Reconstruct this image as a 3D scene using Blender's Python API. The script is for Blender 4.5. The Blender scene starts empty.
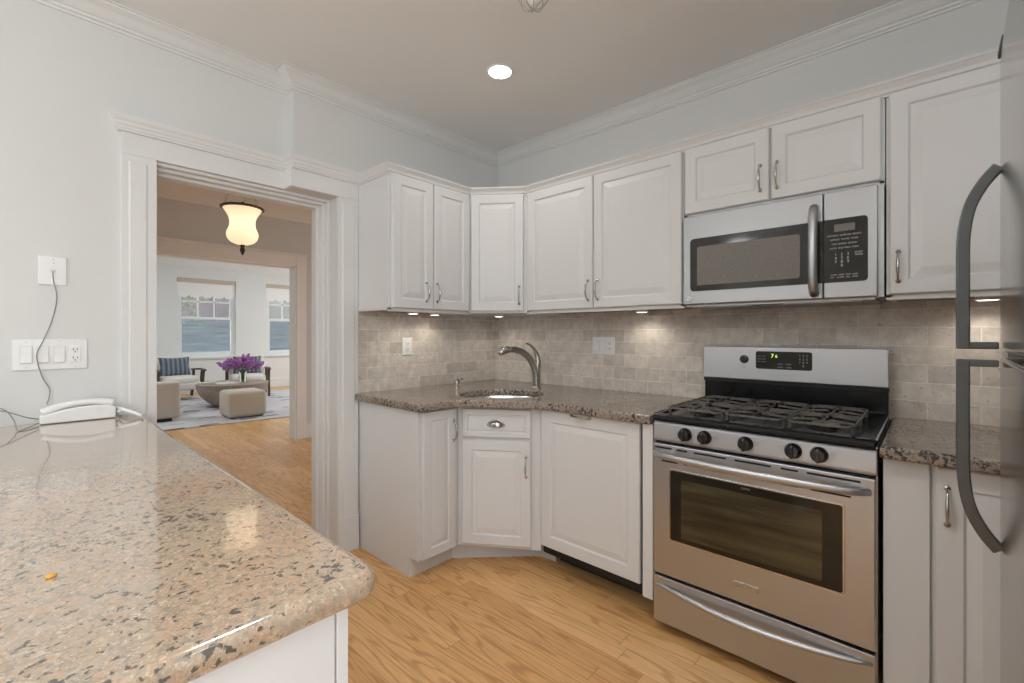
import bpy, math, random
from mathutils import Vector, Matrix
random.seed(7)
S = bpy.context.scene
C = S.collection
PI = math.pi
R = math.radians

# ------------------------------------------------------------------ camera
cam = bpy.data.objects.new('camera', bpy.data.cameras.new('camera'))
C.objects.link(cam)
cam.location = (0, 0, 1.265)
cam.rotation_euler = (R(90), 0, R(42.6 - 90))
cam.data.sensor_width = 36
cam.data.lens = 455 / 1024 * 36
cam.data.shift_y = -7.2 / 1024
cam.data.clip_start = 0.02
cam.data.clip_end = 200
S.camera = cam

# ------------------------------------------------------------------ world, exposure
S.view_settings.view_transform = 'Standard'
S.view_settings.look = 'None'
S.view_settings.gamma = 1
S.view_settings.use_curve_mapping = False
S.view_settings.exposure = 0.06
W = bpy.data.worlds.new('world'); S.world = W
W.use_nodes = True
_n = W.node_tree.nodes; _l = W.node_tree.links
_bg = _n['Background']
_sky = _n.new('ShaderNodeTexSky')
_sky.sky_type = 'HOSEK_WILKIE'
_sky.sun_direction = (0.5, -0.5, 0.7)
_sky.turbidity = 6
_mix = _n.new('ShaderNodeMixRGB'); _mix.inputs[0].default_value = 0.92
_mix.inputs[2].default_value = (0.96, 0.98, 1.0, 1)
_l.new(_sky.outputs[0], _mix.inputs[1]); _l.new(_mix.outputs[0], _bg.inputs[0])
_bg.inputs[1].default_value = 4.6

def area(name, loc, rot, sx, sy, energy, color=(1, 1, 1), portal=False, spread=None):
    d = bpy.data.lights.new(name, 'AREA'); d.shape = 'RECTANGLE'; d.size = sx; d.size_y = sy
    d.energy = energy; d.color = color
    if spread: d.spread = spread
    if portal: d.cycles.is_portal = True
    o = bpy.data.objects.new(name, d); o.location = loc; o.rotation_euler = rot; C.objects.link(o)
    return o

YF = 11.6      # far living room wall
YH = 5.61      # hall wall
CEIL = 2.66
# daylight entering the living room windows and an added, unseen kitchen window behind the camera
area('daylight_portal', (2.83, YF + 0.12, 1.6), (R(-90), 0, 0), 1.0, 1.65, 1, portal=True)
area('daylight_portal', (4.52, YF + 0.12, 1.6), (R(-90), 0, 0), 1.0, 1.65, 1, portal=True)
area('daylight_portal', (6.62, 9.1, 1.6), (0, R(90), 0), 1.65, 2.4, 1, portal=True)
area('daylight_portal', (-.90, -1.02, 1.5), (R(90), 0, 0), 2.1, 1.7, 1, portal=True)

# fill lights added outside the frame; none stands for a known fixture
def fill_point(name, loc, r_, energy, color):
    d = bpy.data.lights.new(name, 'POINT'); d.energy = energy; d.color = color; d.shadow_soft_size = r_
    o = bpy.data.objects.new(name, d); o.location = loc; C.objects.link(o)
fill_point('kitchen_fill_point', (-.3, -.6, 2.25), .26, 16, (.94, .975, 1))  # added out of view to lift walls and ceiling
fill_point('kitchen_fill_point', (-1.8, 1.75, 2.25), .2, 23, (.94, .975, 1))  # second unseen fill, added for the stove wall
def fill_spot(name, loc, energy, color):
    d = bpy.data.lights.new(name, 'SPOT'); d.energy = energy; d.color = color; d.shadow_soft_size = .12; d.spot_size = R(130); d.spot_blend = 1
    o = bpy.data.objects.new(name, d); o.location = loc; C.objects.link(o)
fill_spot('kitchen_fill_spot', (.62, .62, 2.62), 50, (.96, .98, 1))  # added spot out of view, brightens the floor
fill_spot('kitchen_fill_spot', (-.7, 1.6, 2.62), 20, (.96, .98, 1))  # further added spot, no fixture behind it
area('hall_fill_area', (-1.3, 4.2, 2.72), (0, R(20), 0), .8, .8, 22, (1, .93, .86))  # added off camera to keep the hall bright
area('hall_fill_area', (3.0, 3.6, 2.2), (0, R(-60), 0), .5, .5, 5, (1, .93, .86))  # added tilted hall fill without a fixture
area('living_fill_area', (.2, 8.6, 2.86), (0, 0, 0), 1.6, 1.6, 38, (.88, .95, 1))  # added to brighten the living room, source unseen
area('living_fill_area', (4.6, 8.4, 2.86), (0, 0, 0), 1.6, 1.6, 38, (.88, .95, 1))  # matching added fill on the other side

# ------------------------------------------------------------------ materials
def mat(name, col=(.8, .8, .8), rough=.5, metal=0, spec=.5, coat=0, emit=None, estr=0, trans=0, ior=1.45, aniso=0):
    m = bpy.data.materials.new(name); m.use_nodes = True
    b = m.node_tree.nodes['Principled BSDF']
    b.inputs['Base Color'].default_value = (*col, 1)
    b.inputs['Roughness'].default_value = rough
    b.inputs['Metallic'].default_value = metal
    b.inputs['Specular IOR Level'].default_value = spec
    b.inputs['Coat Weight'].default_value = coat
    b.inputs['Coat Roughness'].default_value = .06
    b.inputs['Transmission Weight'].default_value = trans
    b.inputs['IOR'].default_value = ior
    b.inputs['Anisotropic'].default_value = aniso
    if emit:
        b.inputs['Emission Color'].default_value = (*emit, 1)
        b.inputs['Emission Strength'].default_value = estr
    return m

def nodes(m):
    nt = m.node_tree
    return nt, nt.nodes, nt.links, nt.nodes['Principled BSDF']

def noisy(m, scale, amount, bump=0, detail=4, stretch=(1, 1, 1)):
    """slight procedural colour variation and bump"""
    nt, n, l, b = nodes(m)
    tc = n.new('ShaderNodeTexCoord'); mp = n.new('ShaderNodeMapping'); mp.inputs['Scale'].default_value = stretch
    no = n.new('ShaderNodeTexNoise'); no.inputs['Scale'].default_value = scale; no.inputs['Detail'].default_value = detail
    l.new(tc.outputs['Object'], mp.inputs[0]); l.new(mp.outputs[0], no.inputs['Vector'])
    c = b.inputs['Base Color'].default_value[:]
    r = n.new('ShaderNodeValToRGB')
    r.color_ramp.elements[0].position = .3; r.color_ramp.elements[1].position = .7
    r.color_ramp.elements[0].color = tuple(max(0, x * (1 - amount)) for x in c[:3]) + (1,)
    r.color_ramp.elements[1].color = tuple(min(1, x * (1 + amount)) for x in c[:3]) + (1,)
    l.new(no.outputs[0], r.inputs[0]); l.new(r.outputs[0], b.inputs['Base Color'])
    if bump:
        bp = n.new('ShaderNodeBump'); bp.inputs['Strength'].default_value = bump; bp.inputs['Distance'].default_value = .01
        l.new(no.outputs[0], bp.inputs['Height']); l.new(bp.outputs[0], b.inputs['Normal'])
    return m

M = {}
M['wall'] = noisy(mat('wall_paint', (.72, .725, .71), .55), 1.2, .015, .02)
M['ceiling'] = noisy(mat('ceiling_paint', (.88, .87, .85), .8), 1.0, .015)
M['trim'] = noisy(mat('trim_paint', (.77, .77, .76), .38), 2, .01)
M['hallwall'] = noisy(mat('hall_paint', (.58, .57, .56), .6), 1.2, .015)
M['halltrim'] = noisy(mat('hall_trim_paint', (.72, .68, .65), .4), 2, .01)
M['cab'] = noisy(mat('cabinet_paint', (.72, .72, .72), .36), 3, .012)
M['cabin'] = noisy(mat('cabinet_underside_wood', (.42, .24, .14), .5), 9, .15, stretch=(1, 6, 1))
M['livwall'] = noisy(mat('living_room_paint', (.79, .82, .83), .6), 1.2, .01)
M['black'] = noisy(mat('black_void', (.012, .012, .012), .6), 5, .2)
M['blackgloss'] = noisy(mat('black_enamel', (.008, .008, .009), .2, spec=.35), 5, .1)
M['iron'] = noisy(mat('cast_iron', (.15, .135, .12), .42, metal=.3), 60, .3, .15)
M['glassblack'] = noisy(mat('oven_glass', (.020, .017, .013), .07, spec=.45), 8, .3)
M['mesh'] = noisy(mat('microwave_window', (.19, .175, .155), .35, spec=.3), 500, .3)
M['plastic'] = noisy(mat('white_plastic', (.86, .86, .85), .28), 4, .01)
M['plastic2'] = noisy(mat('light_grey_plastic', (.70, .70, .69), .35), 4, .01)
M['chrome'] = noisy(mat('brushed_nickel', (.56, .55, .53), .24, metal=1), 30, .05)
M['nickel'] = noisy(mat('satin_nickel', (.50, .48, .45), .30, metal=1), 30, .05)
M['knob'] = noisy(mat('black_knob', (.018, .020, .022), .15, spec=.8), 9, .1)
M['grey'] = noisy(mat('grey_print', (.38, .38, .38), .5), 9, .05)
M['white_print'] = noisy(mat('white_print', (.62, .62, .62), .5), 9, .05)
M['fridge_side'] = noisy(mat('fridge_side_paint', (.30, .30, .305), .45), 40, .04)
M['cord'] = noisy(mat('grey_cord', (.30, .30, .30), .5), 9, .1)
M['bronze'] = noisy(mat('dark_bronze', (.06, .045, .035), .4, metal=.7), 30, .2)
M['handle_dark'] = noisy(mat('fridge_handle_metal', (.115, .12, .12), .34, metal=1), 30, .05)
M['sky_shade'] = mat('shade_fabric', (.93, .94, .96), .8)
M['boucle'] = noisy(mat('cream_boucle', (.78, .75, .69), .95), 120, .08, .4)
M['linen'] = noisy(mat('beige_linen', (.60, .53, .45), .95), 220, .10, .3)
M['darkwood'] = noisy(mat('dark_wood', (.09, .055, .04), .45), 14, .3, stretch=(1, 1, 8))
M['tablewood'] = noisy(mat('weathered_oak', (.34, .27, .22), .6), 10, .28, .1, stretch=(6, 6, 1))
M['pillow'] = mat('blue_striped_fabric', (.15, .19, .25), .9)
M['lilac'] = noisy(mat('lilac_blossom', (.42, .19, .46), .8), 40, .4)
M['leaf'] = noisy(mat('leaf_green', (.13, .24, .07), .6), 20, .3)
M['glass'] = mat('clear_glass', (.97, 1, .99), .02, trans=1, ior=1.2)
M['paper'] = noisy(mat('book_paper', (.78, .74, .68), .7), 20, .05)
M['bookcover'] = noisy(mat('book_cover', (.35, .29, .25), .6), 20, .1)
M['bulb'] = mat('recessed_lens', (1, 1, 1), .5, emit=(1, .97, .92), estr=14)
M['puck'] = mat('puck_lens', (1, 1, 1), .5, emit=(1, .93, .82), estr=7)
M['digits'] = mat('green_digits', (.1, .2, .02), .5, emit=(.55, .9, .12), estr=1.6)
M['crumb'] = noisy(mat('yellow_crumb', (.60, .33, .08), .7), 100, .2)
M['rubber'] = noisy(mat('dark_gasket', (.05, .05, .05), .6), 9, .1)

# steel: brushed along one axis
def steel(name, col, rough, stretch, amt=.04):
    m = mat(name, col, rough, metal=1)
    nt, n, l, b = nodes(m)
    tc = n.new('ShaderNodeTexCoord'); mp = n.new('ShaderNodeMapping'); mp.inputs['Scale'].default_value = stretch
    no = n.new('ShaderNodeTexNoise'); no.inputs['Scale'].default_value = 60; no.inputs['Detail'].default_value = 3
    l.new(tc.outputs['Object'], mp.inputs[0]); l.new(mp.outputs[0], no.inputs['Vector'])
    mr = n.new('ShaderNodeMapRange'); mr.inputs['To Min'].default_value = rough - amt; mr.inputs['To Max'].default_value = rough + amt
    l.new(no.outputs[0], mr.inputs['Value']); l.new(mr.outputs[0], b.inputs['Roughness'])
    return m
M['steel'] = steel('brushed_steel', (.53, .54, .565), .40, (.03, 1, 2.5), .03)
M['steel_mw'] = steel('microwave_steel', (.40, .40, .405), .42, (.03, 1, 2.5), .03)
M['steel_v'] = steel('brushed_steel_fridge', (.50, .49, .48), .16, (1, 1, .03), .02)
M['steel_sink'] = steel('sink_steel', (.75, .75, .74), .22, (.2, .2, 1))

def inner_mat():
    m = mat('oven_interior_glass', (.07, .06, .035), .1); nt, n, l, b = nodes(m)
    tc = n.new('ShaderNodeTexCoord'); mp = n.new('ShaderNodeMapping'); mp.inputs['Scale'].default_value = (1.2, 1, 12)
    l.new(tc.outputs['Object'], mp.inputs[0])
    no = n.new('ShaderNodeTexNoise'); no.inputs['Scale'].default_value = 2.2; no.inputs['Detail'].default_value = 3; l.new(mp.outputs[0], no.inputs['Vector'])
    r = n.new('ShaderNodeValToRGB'); r.color_ramp.elements[0].position = .35; r.color_ramp.elements[1].position = .7
    r.color_ramp.elements[0].color = (.038, .030, .018, 1); r.color_ramp.elements[1].color = (.10, .082, .042, 1)
    l.new(no.outputs[0], r.inputs[0]); l.new(r.outputs[0], b.inputs['Base Color'])
    return m
M['inner'] = inner_mat()
# frosted glowing pendant bowl
def bowl_mat():
    m = mat('alabaster_glass', (.85, .72, .52), .3, emit=(1, .78, .50), estr=1.0)
    nt, n, l, b = nodes(m)
    tc = n.new('ShaderNodeTexCoord'); sp = n.new('ShaderNodeSeparateXYZ'); l.new(tc.outputs['Object'], sp.inputs[0])
    no = n.new('ShaderNodeTexNoise'); no.inputs['Scale'].default_value = 9
    l.new(tc.outputs['Object'], no.inputs['Vector'])
    cr = n.new('ShaderNodeValToRGB'); e = cr.color_ramp.elements          # lamp bulb sits level with the waist of the bowl
    e[0].position = .08; e[0].color = (.62, .62, .62, 1); e[1].position = .40; e[1].color = (.50, .50, .50, 1)
    q = e.new(.26); q.color = (1, 1, 1, 1)
    l.new(sp.outputs[2], cr.inputs[0])
    ml = n.new('ShaderNodeMath'); ml.operation = 'MULTIPLY_ADD'; ml.inputs[1].default_value = 1.12; l.new(cr.outputs[0], ml.inputs[0])
    m2 = n.new('ShaderNodeMath'); m2.operation = 'MULTIPLY'; m2.inputs[1].default_value = .12; l.new(no.outputs[0], m2.inputs[0])
    l.new(m2.outputs[0], ml.inputs[2]); l.new(ml.outputs[0], b.inputs['Emission Strength'])
    return m
M['bowl'] = bowl_mat()

# granite
def granite(name, cols, dark, scale, rough=.07, dth=.745, coat=0):
    m = mat(name, cols[0], rough, spec=.5, coat=coat)
    m.node_tree.nodes['Principled BSDF'].inputs['Coat Roughness'].default_value = .04
    m.node_tree.nodes['Principled BSDF'].inputs['Coat IOR'].default_value = 1.55
    nt, n, l, b = nodes(m)
    tc = n.new('ShaderNodeTexCoord')
    def noise(s, d=4, dis=0):
        x = n.new('ShaderNodeTexNoise'); x.inputs['Scale'].default_value = s; x.inputs['Detail'].default_value = d
        x.inputs['Distortion'].default_value = dis
        l.new(tc.outputs['Object'], x.inputs['Vector']); return x
    def ramp(src, p0, p1, c0, c1):
        r = n.new('ShaderNodeValToRGB'); r.color_ramp.elements[0].position = p0; r.color_ramp.elements[1].position = p1
        r.color_ramp.elements[0].color = (*c0, 1); r.color_ramp.elements[1].color = (*c1, 1)
        l.new(src, r.inputs[0]); return r
    def mix(a, bb, f):
        x = n.new('ShaderNodeMixRGB'); l.new(f, x.inputs[0])
        for i, s in ((1, a), (2, bb)):
            if isinstance(s, tuple): x.inputs[i].default_value = (*s, 1)
            else: l.new(s, x.inputs[i])
        return x.outputs[0]
    # crystals
    v = n.new('ShaderNodeTexVoronoi'); v.inputs['Scale'].default_value = scale
    nz = noise(scale * .5, 2)
    va = n.new('ShaderNodeVectorMath'); va.operation = 'SCALE'; va.inputs['Scale'].default_value = .03
    l.new(nz.outputs['Color'], va.inputs[0])
    vb = n.new('ShaderNodeVectorMath'); vb.operation = 'ADD'
    l.new(tc.outputs['Object'], vb.inputs[0]); l.new(va.outputs[0], vb.inputs[1]); l.new(vb.outputs[0], v.inputs['Vector'])
    sep = n.new('ShaderNodeSeparateColor'); l.new(v.outputs['Color'], sep.inputs[0])
    base = n.new('ShaderNodeValToRGB'); base.color_ramp.interpolation = 'LINEAR'
    els = base.color_ramp.elements
    els[0].position = 0; els[0].color = (*cols[0], 1); els[1].position = 1; els[1].color = (*cols[3], 1)
    e = els.new(.35); e.color = (*cols[1], 1); e = els.new(.7); e.color = (*cols[2], 1)
    l.new(sep.outputs[0], base.inputs[0])
    big = noise(3.5, 3)
    c = mix(base.outputs[0], cols[4], ramp(big.outputs[0], .42, .68, (0, 0, 0), (.55, .55, .55)).outputs[0])
    d1 = noise(scale * .42, 6, .5)
    f1 = ramp(d1.outputs[0], .52, .64, (0, 0, 0), (.85, .85, .85))
    c = mix(c, dark[1], f1.outputs[0])
    d0 = noise(14, 5, .6)
    c = mix(c, tuple(.5 * a_ + .5 * b_ for a_, b_ in zip(dark[1], cols[3])), ramp(d0.outputs[0], .52, .62, (0, 0, 0), (.45, .45, .45)).outputs[0])
    d2 = noise(scale * .50, 7, .3)
    dens = noise(6, 2)
    mm = n.new('ShaderNodeMath'); mm.operation = 'MULTIPLY_ADD'; mm.inputs[1].default_value = .34
    l.new(dens.outputs[0], mm.inputs[0]); l.new(d2.outputs[0], mm.inputs[2])
    f2 = ramp(mm.outputs[0], dth, dth + .045, (0, 0, 0), (.92, .92, .92))
    c = mix(c, dark[0], f2.outputs[0])
    d3 = noise(scale * 1.1, 2)
    f3 = ramp(d3.outputs[0], .66, .72, (0, 0, 0), (.7, .7, .7))
    c = mix(c, (.66, .62, .55), f3.outputs[0])
    l.new(c, b.inputs['Base Color'])
    return m
M['granite_i'] = granite('island_granite', [(.36, .26, .175), (.52, .36, .245), (.30, .255, .19), (.58, .48, .37), (.50, .33, .215)],
                         [(.085, .078, .065), (.27, .24, .195)], 200, .12, .76, .9)
M['granite_c'] = granite('counter_granite', [(.30, .25, .205), (.40, .315, .25), (.20, .17, .15), (.50, .44, .38), (.33, .28, .24)],
                         [(.035, .03, .028), (.12, .10, .085)], 165, .13, .72)

# travertine running bond
def tile_mat():
    m = mat('travertine_tile', (.6, .52, .44), .42)
    nt, n, l, b = nodes(m)
    tc = n.new('ShaderNodeTexCoord'); sp = n.new('ShaderNodeSeparateXYZ'); l.new(tc.outputs['Object'], sp.inputs[0])
    cb = n.new('ShaderNodeCombineXYZ')
    ad = n.new('ShaderNodeMath'); ad.operation = 'SUBTRACT'      # run along whichever wall: x - y
    l.new(sp.outputs[0], ad.inputs[0]); l.new(sp.outputs[1], ad.inputs[1])
    l.new(ad.outputs[0], cb.inputs[0])
    zz = n.new('ShaderNodeMath'); zz.operation = 'SUBTRACT'; zz.inputs[1].default_value = .915
    l.new(sp.outputs[2], zz.inputs[0]); l.new(zz.outputs[0], cb.inputs[1])
    wn = n.new('ShaderNodeTexNoise'); wn.inputs['Scale'].default_value = 18; wn.inputs['Detail'].default_value = 3
    l.new(tc.outputs['Object'], wn.inputs['Vector'])
    ws = n.new('ShaderNodeVectorMath'); ws.operation = 'SCALE'; ws.inputs['Scale'].default_value = .006
    l.new(wn.outputs['Color'], ws.inputs[0])
    wa = n.new('ShaderNodeVectorMath'); wa.operation = 'ADD'; l.new(cb.outputs[0], wa.inputs[0]); l.new(ws.outputs[0], wa.inputs[1])
    br = n.new('ShaderNodeTexBrick')
    br.inputs['Scale'].default_value = 1; br.inputs['Brick Width'].default_value = .153; br.inputs['Row Height'].default_value = .0765
    br.inputs['Mortar Size'].default_value = .0032; br.inputs['Mortar Smooth'].default_value = .6
    br.inputs['Color1'].default_value = (.73, .68, .62, 1); br.inputs['Color2'].default_value = (.52, .475, .43, 1)
    br.inputs['Mortar'].default_value = (.84, .78, .71, 1); br.inputs['Bias'].default_value = -.3
    br.offset = .5; br.squash = 1
    l.new(wa.outputs[0], br.inputs['Vector'])
    no = n.new('ShaderNodeTexNoise'); no.inputs['Scale'].default_value = 22; no.inputs['Detail'].default_value = 7; no.inputs['Roughness'].default_value = .65
    l.new(tc.outputs['Object'], no.inputs['Vector'])
    rp = n.new('ShaderNodeValToRGB'); rp.color_ramp.elements[0].position = .3; rp.color_ramp.elements[1].position = .7
    rp.color_ramp.elements[0].color = (.80, .78, .76, 1); rp.color_ramp.elements[1].color = (1.12, 1.12, 1.11, 1)
    l.new(no.outputs[0], rp.inputs[0])
    mx = n.new('ShaderNodeMixRGB'); mx.blend_type = 'MULTIPLY'; mx.inputs[0].default_value = 1
    l.new(br.outputs['Color'], mx.inputs[1]); l.new(rp.outputs[0], mx.inputs[2])
    pt = n.new('ShaderNodeTexNoise'); pt.inputs['Scale'].default_value = 90; pt.inputs['Detail'].default_value = 2
    l.new(tc.outputs['Object'], pt.inputs['Vector'])
    pr = n.new('ShaderNodeValToRGB'); pr.color_ramp.elements[0].position = .27; pr.color_ramp.elements[1].position = .34
    pr.color_ramp.elements[0].color = (.62, .58, .54, 1); pr.color_ramp.elements[1].color = (1, 1, 1, 1)
    l.new(pt.outputs[0], pr.inputs[0])
    mx2 = n.new('ShaderNodeMixRGB'); mx2.blend_type = 'MULTIPLY'; mx2.inputs[0].default_value = 1
    l.new(mx.outputs[0], mx2.inputs[1]); l.new(pr.outputs[0], mx2.inputs[2])
    l.new(mx2.outputs[0], b.inputs['Base Color'])
    iv = n.new('ShaderNodeMath'); iv.operation = 'MULTIPLY_ADD'; iv.inputs[1].default_value = -1; iv.inputs[2].default_value = 1
    l.new(br.outputs['Fac'], iv.inputs[0])
    ab = n.new('ShaderNodeMath'); ab.operation = 'MULTIPLY_ADD'; ab.inputs[1].default_value = .25
    l.new(no.outputs[0], ab.inputs[0]); l.new(iv.outputs[0], ab.inputs[2])
    bp = n.new('ShaderNodeBump'); bp.inputs['Strength'].default_value = .5; bp.inputs['Distance'].default_value = .003
    l.new(ab.outputs[0], bp.inputs['Height']); l.new(bp.outputs[0], b.inputs['Normal'])
    return m
M['tile'] = tile_mat()

# oak strip floor, boards along Y
def floor_mat():
    m = mat('oak_floor', (.6, .35, .15), .28)
    nt, n, l, b = nodes(m)
    def math_(op, a, bb=None, c=None):
        x = n.new('ShaderNodeMath'); x.operation = op
        for i, s in enumerate((a, bb, c)):
            if s is None: continue
            if isinstance(s, (int, float)): x.inputs[i].default_value = s
            else: l.new(s, x.inputs[i])
        return x.outputs[0]
    tc = n.new('ShaderNodeTexCoord'); sp = n.new('ShaderNodeSeparateXYZ'); l.new(tc.outputs['Object'], sp.inputs[0])
    w, L = .083, .95
    xr = math_('DIVIDE', sp.outputs[0], w); row = math_('FLOOR', xr); fx = math_('FRACT', xr)
    wn = n.new('ShaderNodeTexWhiteNoise'); wn.noise_dimensions = '1D'; l.new(row, wn.inputs['W'])
    yy = math_('ADD', math_('DIVIDE', sp.outputs[1], L), math_('MULTIPLY', wn.outputs['Value'], 7.3))
    idx = math_('FLOOR', yy); fy = math_('FRACT', yy)
    cb = n.new('ShaderNodeCombineXYZ'); l.new(row, cb.inputs[0]); l.new(idx, cb.inputs[1])
    w2 = n.new('ShaderNodeTexWhiteNoise'); w2.noise_dimensions = '3D'; l.new(cb.outputs[0], w2.inputs['Vector'])
    # grain coordinates shifted per board
    gx = math_('ADD', math_('MULTIPLY', sp.outputs[0], 1.0), math_('MULTIPLY', w2.outputs['Value'], 13.0))
    gy = math_('ADD', math_('MULTIPLY', sp.outputs[1], .09), math_('MULTIPLY', w2.outputs['Value'], 5.0))
    gc = n.new('ShaderNodeCombineXYZ'); l.new(gx, gc.inputs[0]); l.new(gy, gc.inputs[1])
    big = n.new('ShaderNodeTexNoise'); big.inputs['Scale'].default_value = 9; big.inputs['Detail'].default_value = 1.5; big.inputs['Roughness'].default_value = .45
    l.new(gc.outputs[0], big.inputs['Vector'])
    rings = math_('SINE', math_('MULTIPLY', big.outputs[0], 85.0))
    rr = n.new('ShaderNodeMapRange'); rr.inputs['From Min'].default_value = .35; rr.inputs['From Max'].default_value = 1
    l.new(rings, rr.inputs['Value'])
    fine = n.new('ShaderNodeTexNoise'); fine.inputs['Scale'].default_value = 260; fine.inputs['Detail'].default_value = 3
    gc2 = n.new('ShaderNodeCombineXYZ'); l.new(gx, gc2.inputs[0]); l.new(math_('MULTIPLY', gy, .35), gc2.inputs[1])
    l.new(gc2.outputs[0], fine.inputs['Vector'])
    tone = n.new('ShaderNodeValToRGB')
    e = tone.color_ramp.elements
    e[0].position = 0; e[0].color = (.72, .40, .155, 1); e[1].position = 1; e[1].color = (.88, .55, .26, 1)
    x = e.new(.5); x.color = (.81, .475, .20, 1)
    l.new(w2.outputs['Value'], tone.inputs[0])
    dk = n.new('ShaderNodeMixRGB'); dk.blend_type = 'MULTIPLY'; dk.inputs[2].default_value = (.64, .52, .40, 1)
    l.new(math_('MULTIPLY', rr.outputs[0], .62), dk.inputs[0]); l.new(tone.outputs[0], dk.inputs[1])
    fr = n.new('ShaderNodeValToRGB'); fr.color_ramp.elements[0].position = .35; fr.color_ramp.elements[1].position = .65
    fr.color_ramp.elements[0].color = (.84, .82, .80, 1); fr.color_ramp.elements[1].color = (1.05, 1.05, 1.05, 1)
    l.new(fine.outputs[0], fr.inputs[0])
    m2 = n.new('ShaderNodeMixRGB'); m2.blend_type = 'MULTIPLY'; m2.inputs[0].default_value = 1
    l.new(dk.outputs[0], m2.inputs[1]); l.new(fr.outputs[0], m2.inputs[2])
    # seams
    ex = math_('LESS_THAN', fx, .022); ey = math_('LESS_THAN', fy, .0022)
    sm = math_('MAXIMUM', ex, ey)
    m3 = n.new('ShaderNodeMixRGB'); m3.inputs[2].default_value = (.20, .10, .045, 1)
    l.new(math_('MULTIPLY', sm, .7), m3.inputs[0]); l.new(m2.outputs[0], m3.inputs[1])
    l.new(m3.outputs[0], b.inputs['Base Color'])
    rg = n.new('ShaderNodeMapRange'); rg.inputs['To Min'].default_value = .26; rg.inputs['To Max'].default_value = .38
    l.new(fine.outputs[0], rg.inputs['Value']); l.new(rg.outputs[0], b.inputs['Roughness'])
    return m
M['floor'] = floor_mat()

def stripes_mat():
    m = M['pillow']; nt, n, l, b = nodes(m)
    tc = n.new('ShaderNodeTexCoord'); wv = n.new('ShaderNodeTexWave'); wv.inputs['Scale'].default_value = 4.2; wv.inputs['Distortion'].default_value = .6
    wv.bands_direction = 'X'
    l.new(tc.outputs['Object'], wv.inputs['Vector'])
    r = n.new('ShaderNodeValToRGB'); r.color_ramp.elements[0].position = .35; r.color_ramp.elements[1].position = .6
    r.color_ramp.elements[0].color = (.09, .11, .15, 1); r.color_ramp.elements[1].color = (.22, .26, .30, 1)
    l.new(wv.outputs[0], r.inputs[0]); l.new(r.outputs[0], b.inputs['Base Color'])
stripes_mat()
def rug_mat():
    m = mat('patterned_rug', (.62, .61, .62), .95); nt, n, l, b = nodes(m)
    tc = n.new('ShaderNodeTexCoord'); mp = n.new('ShaderNodeMapping'); mp.inputs['Scale'].default_value = (2.4, 7.0, 1)
    l.new(tc.outputs['Object'], mp.inputs[0])
    v = n.new('ShaderNodeTexVoronoi'); v.inputs['Scale'].default_value = 1.0; v.inputs['Randomness'].default_value = .7
    v.distance = 'CHEBYCHEV'
    l.new(mp.outputs[0], v.inputs['Vector'])
    r = n.new('ShaderNodeValToRGB'); r.color_ramp.elements[0].position = .24; r.color_ramp.elements[1].position = .32
    r.color_ramp.elements[0].color = (.20, .20, .235, 1); r.color_ramp.elements[1].color = (.60, .585, .60, 1)
    l.new(v.outputs['Distance'], r.inputs[0])
    sc = n.new('ShaderNodeSeparateColor'); l.new(v.outputs['Color'], sc.inputs[0])
    g = n.new('ShaderNodeMath'); g.operation = 'GREATER_THAN'; g.inputs[1].default_value = .45; l.new(sc.outputs[0], g.inputs[0])
    mx = n.new('ShaderNodeMixRGB'); mx.inputs[1].default_value = (.60, .585, .60, 1); l.new(g.outputs[0], mx.inputs[0]); l.new(r.outputs[0], mx.inputs[2])
    no = n.new('ShaderNodeTexNoise'); no.inputs['Scale'].default_value = 9; no.inputs['Detail'].default_value = 6
    l.new(tc.outputs['Object'], no.inputs['Vector'])
    r2 = n.new('ShaderNodeValToRGB'); r2.color_ramp.elements[0].color = (.82, .82, .82, 1); r2.color_ramp.elements[1].color = (1.1, 1.1, 1.1, 1)
    l.new(no.outputs[0], r2.inputs[0])
    m2 = n.new('ShaderNodeMixRGB'); m2.blend_type = 'MULTIPLY'; m2.inputs[0].default_value = 1
    l.new(mx.outputs[0], m2.inputs[1]); l.new(r2.outputs[0], m2.inputs[2]); l.new(m2.outputs[0], b.inputs['Base Color'])
    return m
M['rug'] = rug_mat()
def brick_out():
    m = mat('outside_brick', (.3, .2, .17), .9); nt, n, l, b = nodes(m)
    tc = n.new('ShaderNodeTexCoord'); sp = n.new('ShaderNodeSeparateXYZ'); l.new(tc.outputs['Object'], sp.inputs[0])
    cb = n.new('ShaderNodeCombineXYZ'); l.new(sp.outputs[0], cb.inputs[0]); l.new(sp.outputs[2], cb.inputs[1])
    br = n.new('ShaderNodeTexBrick'); br.inputs['Scale'].default_value = 1; br.inputs['Brick Width'].default_value = .22; br.inputs['Row Height'].default_value = .075
    br.inputs['Mortar Size'].default_value = .012
    br.inputs['Color1'].default_value = (.13, .10, .105, 1); br.inputs['Color2'].default_value = (.09, .075, .085, 1); br.inputs['Mortar'].default_value = (.15, .145, .15, 1)
    l.new(cb.outputs[0], br.inputs['Vector']); l.new(br.outputs[0], b.inputs['Base Color'])
    return m
M['brick'] = brick_out()
M['slate'] = noisy(mat('grey_blue_siding', (.050, .060, .068), .8), 3, .35, stretch=(.4, 1, 6))
M['foliage'] = noisy(mat('garden_foliage', (.07, .10, .05), .8), 9, .5)
M['pale'] = noisy(mat('pale_stucco', (.15, .145, .135), .9), 3, .1)

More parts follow.
